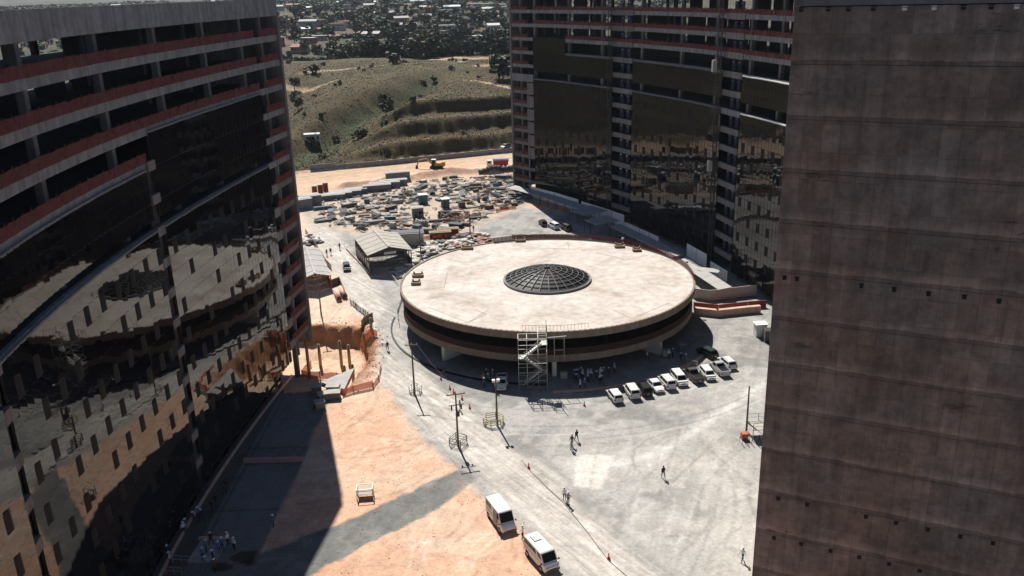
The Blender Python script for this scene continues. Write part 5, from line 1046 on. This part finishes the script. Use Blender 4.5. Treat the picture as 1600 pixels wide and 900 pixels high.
for i in range(24):
    px = 897+R.random()*57; py = 592+12*math.sin((px-890)/18)*R.random()+R.uniform(-6,9); v = R.choice((1,1,2,2,0,3)); lab = {1:'blue shirted worker in the crowd shaded by round building',2:'white shirted worker standing in the crowd under round building',0:'dark clothed worker in the crowd under round building',3:'white shirted worker mid step in the shaded crowd'}[v]
    person(px, py, v, R.choice((0,0,0,1)), R.uniform(0, 6.28), lab, group=lab.split(' worker')[0]+' workers in the shaded crowd')
rail('white rail in shade between crowd and parked cars', spot(1072,569), spot(1090,574))
for i, (px, py) in enumerate(((881,592),(1040,557),(1066,548))):
    p = spot(px, py); t = thing('site_trolley', ['pale equipment box beside front pillar in shade','white box by right fin pillar','blue grey box stand behind the shaded rail'][i], 'equipment box', (p.x,p.y,0)); mb = MB(); mb.box((0,0,.7),(1.1,.7,1.1)); mb.build('box', cream if i < 2 else bluegrey, t); mb = MB(); mb.box((0,0,1.3),(1.2,.8,.08)); mb.build('lid', sheet_grey, t)

# ------------------------------------------------------------------ storage yard: every stack is a thing
def stackmesh(kind, sd):
    R = random.Random(sd); mb = MB()
    if kind == 'panel':
        n = R.randint(4, 7); L_, W_ = R.uniform(2.6,4.2), R.uniform(1.3,2.0)
        for x in (-L_*.35, L_*.35): mb.box((x,0,.08),(.14,W_,.16))
        for k in range(n): mb.box((R.uniform(-.12,.12),R.uniform(-.12,.12),.24+k*.15),(L_*R.uniform(.9,1),W_*R.uniform(.85,1),.10),R.uniform(-.06,.06))
    elif kind == 'beam':
        n = R.randint(4, 6); L_ = R.uniform(5,8.5)
        for x in (-L_*.3, L_*.3): mb.box((x,0,.08),(.16,n*.42,.16))
        for l in range(2):
            for k in range(n-l): mb.box((R.uniform(-.3,.3),(k-(n-l-1)/2)*.42,.32+l*.34),(L_,.26,.3),R.uniform(-.012,.012))
    elif kind == 'crate':
        L_, W_, Hh = R.uniform(1.6,2.6), R.uniform(1.2,1.8), R.uniform(.7,1.4); mb.box((0,0,Hh/2+.15),(L_,W_,Hh))
        for x in (-L_/2-.03,0,L_/2+.03): mb.box((x,-W_/2-.03,Hh/2+.15),(.12,.06,Hh)); mb.box((x,0,Hh+.19),(.12,W_+.1,.07))
        for x in (-L_*.4,L_*.4): mb.box((x,0,.08),(.15,W_,.15))
    elif kind == 'timber':
        L_ = R.uniform(3,5)
        for k in range(14): mb.box((R.uniform(-.3,.3),R.uniform(-.8,.8),.12+.1*k*R.uniform(.4,.9)),(L_*R.uniform(.7,1),.18,.09),R.uniform(-.35,.35))
    elif kind == 'pipe':
        L_ = R.uniform(3,6)
        for l in range(3):
            for k in range(5-l): mb.tube((-L_/2+R.uniform(-.1,.1),(k-(4-l)/2)*.36,.2+l*.31),(L_/2,(k-(4-l)/2)*.36,.2+l*.31),.17,.17,8)
    elif kind == 'scrap':
        for k in range(18): mb.bar((R.uniform(-1.3,1.3),R.uniform(-1.1,1.1),R.uniform(.05,.6)),(R.uniform(-1.5,1.5),R.uniform(-1.2,1.2),R.uniform(.1,1.1)),R.uniform(.08,.3))
    elif kind == 'sack':
        for k in range(16):
            x, y = R.gauss(0,.8), R.gauss(0,.6); z = .2+max(0, .8-abs(x)*.6-abs(y)*.5)*R.random(); a = R.random()*3; n = 8
            mb.T = Matrix.Translation((x,y,z))@Matrix.Rotation(a,4,'Z')@Matrix.Rotation(R.uniform(-.3,.3),4,'X'); mb.loft([[(q,w_*math.cos(2*PI*j/n),h_*math.sin(2*PI*j/n)) for j in range(n)] for q, w_, h_ in ((-.6,.2,.06),(-.35,.38,.2),(.3,.4,.22),(.6,.18,.06))]); mb.T = None
    return mb
tone = [mat('stack_grey', (.13,.13,.125), .85, noise=.2, scale=1.5), mat('stack_pale', (.34,.33,.31), .8, noise=.15, scale=1.5), mat('stack_dark_green', (.075,.085,.075), .85, noise=.25, scale=1.5), mat('stack_brown', (.19,.13,.09), .9, noise=.25, scale=1.5), mat('stack_blue_grey', (.12,.145,.165), .8, noise=.2, scale=1.5)]
TN = ['grey','pale','dark green','brown','blue grey']
KN = dict(panel=('panel_stack','stack of {} formwork panels','panel stack'), beam=('beam_bundle','bundle of long {} beams','beam bundle'), crate=('storage_crate','{} strapped storage crate','crate'), timber=('timber_heap','untidy heap of {} timber','timber heap'), pipe=('pipe_stack','stacked {} pipes','pipe stack'), scrap=('scrap_heap','tangled {} scrap heap','scrap heap'))
SMS = {(k, v, c): None for k in KN for v in range(3) for c in range(5)}
def put_stack(kind, v, c, x, y, a, where):
    if SMS[(kind, v, c)] is None: SMS[(kind, v, c)] = stackmesh(kind, v*13+5).mesh(KN[kind][0], tone[c])
    o = link(KN[kind][0], SMS[(kind, v, c)], None, (x, y, hz(x, y)-.03), a); lab = KN[kind][1].format(TN[c])+' '+where; q_ = random.Random(int(x*91+y*7)); o.scale = (q_.uniform(.6,1.25), q_.uniform(.6,1.3), q_.choice((.4,.6,.8,1.2))); tag(o, lab, KN[kind][2], lab.replace('stack of','stacks of').replace('bundle of','bundles of'))
R = random.Random(31); placed = []
taken = [tuple(spot(*q))[:2]+(r,) for q, r in (((661,318),3),((653,339),3),((696,325),3),((638,381),6),((519,311),6),((532,308),6),((545,305),6),((556,302),6),((589,298),6),((601,294),6),((615,290),6),((622,283),6),((468,326),5),((485,320),5),((598,395),11))]
Y_IN = [(-68,262),(-62,263),(-56,243.5),(-48,235.5),(-40,230),(-25,226),(-15,227),(-3,248),(6,262),(8,298),(-20,303),(-42,289),(-62,279)]
npl = 0
for tr in range(6000):
    if npl >= 235: break
    x, y = R.uniform(-68, 10), R.uniform(224, 304)
    if float(sdist(np.array([x]), np.array([y]), Y_IN)[0]) < 1.3: continue
    k = R.choice(('panel','panel','beam','beam','crate','timber','pipe','scrap','timber','scrap')); rr_ = {'panel':2.2,'beam':3.0,'crate':1.9,'timber':2.3,'pipe':2.5,'scrap':1.9}[k]
    if abs(((x+34)*.35+(y-262))-(-3)) < 2.2 or abs(x+22-.9*(y-262)) < 1.6 or fbm(x, y, 11, 2) > .17 or any((x-a)**2+(y-b)**2 < ((rr_+r)*.66)**2 for a, b, r in placed) or any((x-a)**2+(y-b)**2 < (rr_*.6+r)**2 for a, b, r in taken): continue
    placed.append((x, y, rr_)); a = math.atan2(y-262, x+30)*.0+R.choice((.3,.3,.6,1.87,.1,1.3))+R.gauss(0,.22)
    if y < 238: a = -.35+R.gauss(0,.15)
    c = R.choices(range(5), (5,2,4,3,3))[0]; where = ('at the near curved edge of the yard' if y < 240 else 'in mid yard' if y < 268 else 'at the back of the yard')+(', left' if x < -42 else ', right' if x > -18 else ', centre')
    put_stack(k, R.randrange(3), c, x, y, a, where); npl += 1
for i in range(9):      # dark bales by the corner of the east block
    p = spot(752+6.5*i, 272-.4*i); o = link('dark_bale', stackmesh('crate', 3).mesh('dark_bale', tone[2]) if i == 0 else bale, None, (p.x, p.y, hz(p.x,p.y)), .2*i); bale = o.data; tag(o, 'dark green bale in the row beside the haul road', 'bale', 'row of dark green bales by haul road')
# sack heaps and covered rubble between road and round roof
red_m = mat('red_tarp', (.27,.17,.14), .8, noise=.2, scale=1); pale_m = mat('pale_sacking', (.50,.46,.41), .85, noise=.2, scale=1.5)
SK = [[stackmesh('sack', s).mesh('sack_heap', m, True) for s in (1,2,3)] for m in (pale_m, tone[0], red_m)]
for i, (px, py, c) in enumerate([(662,384,0),(668,391,0),(676,384,0),(684,389,0),(690,381,1),(676,395,0),(664,399,1),(655,396,0),(697,387,0),(705,382,0),(712,386,2),(688,371,3),(700,366,3),(722,379,0),(735,376,0),(745,374,2),(757,377,2),(765,381,2),(748,369,0),(728,371,1),(716,374,1),(650,404,0),(646,412,0),(638,420,0),(630,430,0),(641,428,0),(484,372,0),(488,380,1),(479,379,0)]):
    p = spot(px, py); 
    if c == 3: cabin(px, py, 5.5, 2.2, 1.5, .15, mat('rust_skip', (.16,.075,.05), .8) if 'rust_skip' not in bpy.data.materials else bpy.data.materials['rust_skip'], wood, ['rust brown skip behind the sack heaps, left','rust brown skip behind the sack heaps, right'][i == 12], 'waste_skip', 'skip', False); continue
    o = link('sack_heap', SK[c][i % 3], None, (p.x, p.y, hz(p.x, p.y)-.05), i*.7); o.scale = (1.5,1.5,1.4); wh = 'left of the road by the grey roofed shed' if px < 500 else 'between the tan shed and round roof' if px < 660 else 'just beyond the round roof rim'
    lab = ['pale heap of sacks ','grey heap of sacks ','red covered heap '][c]+wh; tag(o, lab, 'sack heap', lab.replace('heap', 'heaps'))

# ------------------------------------------------------------------ plants and trees
def treemesh(sd, h, w_, shape, leaf):
    R = random.Random(sd); mb = MB(); mb.cur = 1; th = h*.45; mb.tube((0,0,-.3),(0,0,th),h*.03+.05,h*.018+.03,6)
    lobes = []; nl = {'round':9,'wide':12,'tall':9,'bush':7,'bare':8}[shape]
    for i in range(nl):
        a = R.random()*6.28; q = R.random()**.5; zc = {'round':.62,'wide':.68,'tall':.55,'bush':.45,'bare':.62}[shape]*h+R.uniform(-.22,.22)*h; x, y = q*w_*.36*math.cos(a), q*w_*.36*math.sin(a); r = R.uniform(.16,.27)*w_
        if shape == 'tall': x *= .6; y *= .6
        lobes.append((x,y,zc,r)); mb.tube((0,0,th*R.uniform(.5,1)),(x*.9,y*.9,zc),h*.014+.03,.03,4,False)
    mb.cur = 0; per = 30 if shape != 'bare' else 12
    for x, y, z, r in lobes:
        for k in range(per):
            d = Vector((R.gauss(0,1),R.gauss(0,1),R.gauss(0,1))).normalized(); p = Vector((x,y,z))+d*r*R.uniform(.55,1.08)
            s = r*R.uniform(.22,.42); n = (d+Vector((R.gauss(0,.5),R.gauss(0,.5),R.gauss(0,.5)))).normalized(); u = n.cross(Vector((0,0,1))+Vector((.01,0,0))).normalized()*s; v_ = n.cross(u).normalized()*s*R.uniform(.6,1)
            mb.quad(p-u-v_*.6, p+u*.8-v_, p+u+v_*.7, p-u*.7+v_)
    return mb
leafs = [leafmat('leaf_dark', (.030,.045,.022)), leafmat('leaf_mid', (.05,.068,.03)), leafmat('leaf_olive', (.085,.09,.04)), leafmat('leaf_dry', (.12,.10,.06))]
TM = []; TS = [('round',8,8),('wide',9,12),('tall',12,7),('bush',3.2,4.5),('bare',7,7),('round',10,9)]
KIND = ['round crowned','broad spreading','tall slender','low bushy','thin half bare','large rounded']; LC = ['dark green','mid green','olive green','dry brownish']
TREES = {}
def tree(x, y, s, c, where, sc=1.0, z=None):
    if (s, c) not in TREES:
        mb = treemesh(s*17+c, TS[s][1], TS[s][2], TS[s][0], None); cr = MB(); tr = MB()
        for f, m in zip(mb.f, mb.m):
            tgt = tr if m == 1 else cr; k = len(tgt.v); tgt.v += [mb.v[i] for i in f]; tgt.f.append(tuple(range(k, k+len(f)))); tgt.m.append(0)
        TREES[(s, c)] = (cr.mesh('crown', leafs[c]), tr.mesh('trunk', trunk_m))
    lab = f'{LC[c]} {KIND[s]} tree {where}' if s != 3 else f'{LC[c]} low bush {where}'
    t = thing('broadleaf_tree' if s != 3 else 'bush', lab, 'tree' if s != 3 else 'bush', (x, y, hz(x, y) if z is None else z), R.random()*6.28, lab.replace('tree','trees').replace('bush ','bushes ') )
    link('crown', TREES[(s, c)][0], t); link('trunk', TREES[(s, c)][1], t); t.scale = (sc, sc, sc*R.uniform(.85,1.1)); return t
R = random.Random(77); cnt = 0
def visx(y): return (-.275*y, .02*y)      # the wedge seen between the two office blocks
for i in range(235):       # the dark wood beyond the meadow
    y = 575+R.random()**1.5*190; f = R.random()**.8; x0, x1 = visx(y); x = x0+(x1-x0)*f
    dense = 1 if f > .36 else .45
    if R.random() > dense or float(fbm(x, y, 60, 3)) < -.15: continue
    tree(x, y, R.choice((0,1,2,5,5,1)), R.choices((0,1,2,3),(5,3,2,1))[0] if f > .4 else R.choices((0,1,2,3),(1,3,4,3))[0], 'in the wood beyond the meadow'+(' on its left' if f < .4 else ' in its middle' if f < .7 else ' toward the glass block'), R.uniform(.8,1.35)); cnt += 1
for i in range(210):
    y = R.uniform(760, 1350); x0, x1 = visx(y); x = R.uniform(x0-10, x1+10)
    if float(fbm(x, y, 90, 3)) < -.08: continue
    tree(x, y, R.choice((0,1,4,5,2)), R.choices((0,1,2,3),(3,3,3,2))[0], 'on the far settled hillside', R.uniform(.8,1.7))
for i in range(60):     # scrub in the gully and on the hill
    y = R.uniform(328, 560); x0, x1 = visx(y); x = R.uniform(x0, x1+3); t_ = y-(347+.415*x)
    if t_ < 3: continue
    gd = float(ldist(np.array([x]), np.array([y]), GUL)[0])
    if gd > 8 and R.random() < .55 and t_ < 120: continue
    tree(x, y, 3, R.choices((0,1,2,3),(2,3,3,3))[0], 'growing down the hill gully' if gd < 10 else 'scattered over the grassy hill' if t_ < 140 else 'on the meadow above the hill', R.uniform(.35,.9) if gd > 10 else R.uniform(.6,1.15))
for px, py, z, s, c, sc, wh in ((780,128,17,5,0,1.3,'at the hilltop edge beside the far block'),(786,120,17,1,0,1.2,'right against the far glass block on hilltop'),(458,118,15,0,1,.8,'at left hill shoulder behind left block'),(488,112,19,3,1,2.2,'on the left hill brow'),(616,103,19,3,1,2.3,'on the meadow in middle of the gap'),(462,134,12,0,1,.9,'lower on the left hill shoulder'),(603,182,12,0,0,.55,'dark one at top of the gully'),(560,214,6,3,0,1.6,'lowest clump in the gully'),(492,235,3,3,1,1.3,'beside the small hut at the hill foot')):
    for it in range(1):
        q = spot(px, py, z); zz = hz(q.x, q.y); q = spot(px, py, zz); tree(q.x, q.y, s, c, wh, sc)['group'] = 'single '+wh
# grass tufts on the hill: uncountable
mb = MB(); n = 0
while n < 22000:
    y = 318+R.random()**1.3*230; x0, x1 = -.29*y, 8; x = R.uniform(x0, x1); t_ = y-(347+.415*x)
    if t_ < 1.2: continue
    mb.v += [(x+R.uniform(-.3,.3), y+R.uniform(-.3,.3), 0) for _ in range(3)]; n += 1
arr = np.array(mb.v); zz = hgt(arr[:,0], arr[:,1]); arr[:,2] = zz-.05; arr = arr.reshape(-1,3,3); hh = rng.uniform(.12,.42,(n,)); arr[:,2,2] += hh; arr[:,0,0] -= .22; arr[:,1,0] += .22
me = bpy.data.meshes.new('grass_tufts'); V3 = arr.reshape(-1,3); me.vertices.add(len(V3)); me.vertices.foreach_set('co', V3.ravel().astype(np.float32)); me.loops.add(len(V3)); me.loops.foreach_set('vertex_index', np.arange(len(V3), dtype=np.int32)); me.polygons.add(n); me.polygons.foreach_set('loop_start', np.arange(0, 3*n, 3, dtype=np.int32)); me.update(calc_edges=True)
me.materials.append(mat('dry_grass', (.070,.051,.023), .9, noise=.5, scale=.12)); tag(link('grass_tufts', me), 'dry brown grass covering the hill behind the haul road', 'grass', kind='stuff')

# ------------------------------------------------------------------ houses
brick_red = mat('hollow_brick', (.30,.15,.10), .9, noise=.15, scale=2); plaster = [mat('plaster_white', (.45,.44,.41), .85, noise=.1, scale=1), mat('plaster_cream', (.5,.44,.34), .85, noise=.1, scale=1), brick_red, mat('plaster_grey', (.33,.33,.32), .85, noise=.1, scale=1)]
roofs = [mat('roof_tile_red', (.32,.15,.10), .85, noise=.2, scale=2), mat('roof_pale_sheet', (.36,.355,.34), .6, noise=.1, scale=1), mat('roof_grey_sheet', (.36,.35,.34), .8, noise=.15, scale=1)]
HMM = {}
def house(x, y, w_, d_, h, wm, rm, flat, ang, label, group=None, z=None):
    t = thing('house', label, 'house', (x, y, hz(x, y)-.3 if z is None else z), ang, group)
    key = (round(w_), round(d_), round(h), wm, rm, flat)
    if key not in HMM:
        a, b = round(w_)/2, round(d_)/2; hh = round(h)+.2; L_ = []
        mb = MB(); mb.box((0,0,hh/2),(2*a,2*b,hh)); L_.append(('wall', mb.mesh('wall', plaster[wm])))
        mb = MB()
        if flat: mb.box((0,0,hh+.1),(2*a+.6,2*b+.6,.18))
        else:
            for s in (-1,1): mb.hexa([(-a-.4,s*(b+.5),hh-.1),(a+.4,s*(b+.5),hh-.1),(a+.4,0,hh+1.3),(-a-.4,0,hh+1.3),(-a-.4,s*(b+.5),hh+.1),(a+.4,s*(b+.5),hh+.1),(a+.4,0,hh+1.5),(-a-.4,0,hh+1.5)])
        L_.append(('roof', mb.mesh('roof', roofs[rm])))
        for k in range(int(a)): mb = MB(); mb.box((-a+1.1+k*2.1,-b-.02,hh*.6 if hh < 4 else hh*.75),(.9,.06,.9)); L_.append(('window', mb.mesh('window', glass_c)))
        mb = MB(); mb.box((a*.3,-b-.03,1.05),(.9,.07,2.1)); L_.append(('door', mb.mesh('door', wood))); HMM[key] = L_
    for n_, m_ in HMM[key]: link(n_, m_, t)
    return t
R = random.Random(12); WN = ['white','cream','bare brick','grey']; RN = ['red tiled','pale sheet','grey sheet']
def hp(px, py):      # walk the sight line down to the terrain
    d = ray(px, py); s = 300.0
    while s < 4000:
        p = Vector((0,0,H))+d*s
        if p.z < hz(p.x, p.y): return p
        s += 6
    return p
HS = [(462,42,10,7,3,1,0,1,'by the left block edge'),(478,50,9,6,3,0,1,0,''),(500,64,12,8,4,3,2,1,'beside the dark trees'),(520,86,22,5,3,1,1,1,'long low one at the wood edge'),(470,82,14,6,3,3,1,1,''),(503,50,9,7,3,1,0,0,''),(517,58,12,6,3,0,2,1,''),(522,62,8,6,3,2,0,0,''),(460,60,8,6,3,0,1,0,''),(545,22,16,7,3,1,0,0,''),(590,24,14,7,3,0,1,0,''),(603,34,9,6,3,3,2,0,''),(624,22,14,7,3,0,1,1,''),(566,56,14,8,3,2,0,0,''),(588,50,14,7,3,2,0,0,''),(655,30,12,7,3,1,0,0,''),(669,22,16,9,4,2,0,1,''),(686,16,20,9,4,2,0,1,''),(698,29,14,8,3,0,1,1,''),(715,31,12,8,3,3,1,1,''),(738,36,16,8,3,3,1,1,''),(756,33,14,8,3,0,1,1,''),(772,29,12,8,3,1,1,1,''),(768,44,12,7,3,0,1,1,''),(720,16,14,8,3,0,1,1,''),(732,14,10,8,3,2,0,0,''),(750,22,12,8,3,2,0,0,''),(645,5,30,14,5,0,1,1,''),(664,6,28,12,5,0,1,1,''),(700,9,24,12,5,0,1,1,''),(750,12,30,14,5,0,1,1,''),(778,17,32,14,5,0,1,1,''),(470,8,10,7,3,1,0,0,''),(483,15,10,7,3,0,1,0,''),(497,12,10,7,3,0,2,0,''),(480,24,9,7,3,2,0,0,''),(530,6,10,7,3,0,1,0,''),(460,16,9,7,3,0,1,0,''),(600,6,12,8,3,1,1,1,''),(552,40,10,7,3,2,0,0,'')]
for i, (px, py, a, b, h, wm, rm, fl, ex) in enumerate(HS):
    p = hp(px, py); lo = 'left' if px < 560 else 'middle' if px < 660 else 'right'; far = 'nearest the wood' if py > 40 else 'halfway up' if py > 18 else 'near the skyline'
    lab = f"{WN[wm]} house, {'flat ' if fl else ''}{RN[rm]} roof, {lo} of gap, {ex or far}"; house(p.x, p.y, a, b, h, wm, rm, fl, R.uniform(-.4,.5), lab, lab.replace('house', 'houses'))
for i in range(60):
    y = R.uniform(1250, 2600); x = R.uniform(-.55*y, .1*y); lab = 'tiny distant house scattered on the hazy horizon hills'; house(x, y, R.choice((10,14,18)), 9, R.choice((3,5)), R.randrange(4), R.randrange(3), R.random() < .5, R.uniform(-.5,.5), lab, 'distant houses on the horizon hills')
for i in range(45):
    y = 650+R.random()*800; x0, x1 = visx(y); x = R.uniform(x0, x1); wm, rm, fl = R.choice((0,1,1,2,2,3,3)), R.choice((0,0,1,2,2)), R.random() < .6
    lab = f"small {WN[wm]} house under {RN[rm]} roof among the hillside trees"; q = house(x, y, R.choice((9,12,16)), R.choice((7,9)), R.choice((3,5)), wm, rm, fl, R.uniform(-.3,.4), lab, lab.replace('house', 'houses')); q.scale = (1.25,1.25,1.35)
for i, (px, py, s) in enumerate(((489,229,5),)):
    p = hp(px, py); house(p.x, p.y, 6, 4, 3, 0, 1, True, .2, 'small pale hut at the foot of the grassy hill')
# loose planks and rubbish between the stacks; far scrub that reads as one mass
R = random.Random(4); mb = MB(); k = 0
while k < 800:
    x, y = R.uniform(-68, 10), R.uniform(224, 304)
    if float(sdist(np.array([x]), np.array([y]), Y_IN)[0]) < .4: continue
    mb.cur = R.choice((0,0,1,2,3,4)); a = R.choice((.3,1.87))+R.gauss(0,.5); l = R.uniform(.6,3.2); mb.box((x, y, hz(x, y)+R.uniform(.03,.35)), (l, R.uniform(.12,.6), R.uniform(.05,.2)), a); k += 1
tag(mb.build('loose_planks', tone), 'loose planks and scraps littering the storage yard floor', 'rubbish', kind='stuff')
nc = 7500; yy = 590+rng.random(nc)**1.25*2000; xx = yy*(-.55+.75*rng.random(nc)); keep = fbm(xx, yy, 70, 3) > -.10; xx, yy = xx[keep], yy[keep]; zz = hgt(xx, yy)
sc_ = rng.uniform(1.6, 3.6, len(xx))*(1+(yy-600)/1400); V0 = []; 
base = []
for k in range(16): d = rng.normal(size=3); d /= np.linalg.norm(d); c = d*.75*np.array([1.15,1.15,.8]); u = np.cross(d, [0,0,1.01]); u /= np.linalg.norm(u); v = np.cross(d, u); base += [c-u*.5-v*.3, c+u*.45-v*.4, c+u*.1+v*.55]
base = np.array(base); ang = rng.random(len(xx))*6.28; co, si = np.cos(ang), np.sin(ang)
P = np.empty((len(xx), len(base), 3)); P[:,:,0] = xx[:,None]+sc_[:,None]*(base[None,:,0]*co[:,None]-base[None,:,1]*si[:,None]); P[:,:,1] = yy[:,None]+sc_[:,None]*(base[None,:,0]*si[:,None]+base[None,:,1]*co[:,None]); P[:,:,2] = zz[:,None]+sc_[:,None]*(base[None,:,2]+.55)
V3 = P.reshape(-1,3); n = len(V3)//3; me = bpy.data.meshes.new('far_scrub'); me.vertices.add(len(V3)); me.vertices.foreach_set('co', V3.ravel().astype(np.float32)); me.loops.add(len(V3)); me.loops.foreach_set('vertex_index', np.arange(len(V3), dtype=np.int32)); me.polygons.add(n); me.polygons.foreach_set('loop_start', np.arange(0, 3*n, 3, dtype=np.int32)); me.update(calc_edges=True)
me.materials.append(leafmat('scrub_leaf', (.052,.074,.032))); tag(link('far_scrub', me), 'far green scrub filling the settled hillside', 'scrub', kind='stuff')
# ------------------------------------------------------------------ haze
mb = MB(); mb.box((0,250,62),(19400,19800,138)); hm = bpy.data.materials.new('haze'); hm.use_nodes = True; N = hm.node_tree.nodes; N.remove(N['Principled BSDF']); v = N.new('ShaderNodeVolumePrincipled'); v.inputs['Color'].default_value = (.80,.88,1,1); v.inputs['Density'].default_value = .000032; v.inputs['Anisotropy'].default_value = .3
hm.node_tree.links.new(v.outputs[0], N['Material Output'].inputs['Volume']); tag(mb.build('haze', hm), kind='stuff')

# stones and clods on the raw earth
R = random.Random(14); mb = MB(); k = 0; clod = [mat('clod_earth', (.36,.19,.11), .95), mat('clod_pale', (.50,.44,.37), .95)]
while k < 950:
    if k < 600: x, y = R.uniform(-30, 4), R.uniform(78, 132); ok = float(sdist(np.array([x]), np.array([y]), PLAZA)[0]) < 1 and x > -31
    else: q = R.random(); a = R.choice((PIT[1:6],)); i = R.randrange(len(a)-1); x = a[i][0]+(a[i+1][0]-a[i][0])*q+R.gauss(0, 1.6); y = a[i][1]+(a[i+1][1]-a[i][1])*q+R.gauss(0, 1.6); ok = x > -42
    if not ok: continue
    mb.cur = R.random() < .35; sz = R.uniform(.04,.12) if k < 600 else R.uniform(.06,.22); mb.box((x, y, hz(x, y)+sz*.25), (sz*R.uniform(.8,1.6), sz, sz*.8), R.random()*3, R.uniform(.4,.8)); k += 1
tag(mb.build('earth_clods', clod), 'loose clods and stones scattered over the bare orange earth', 'stones', kind='stuff')
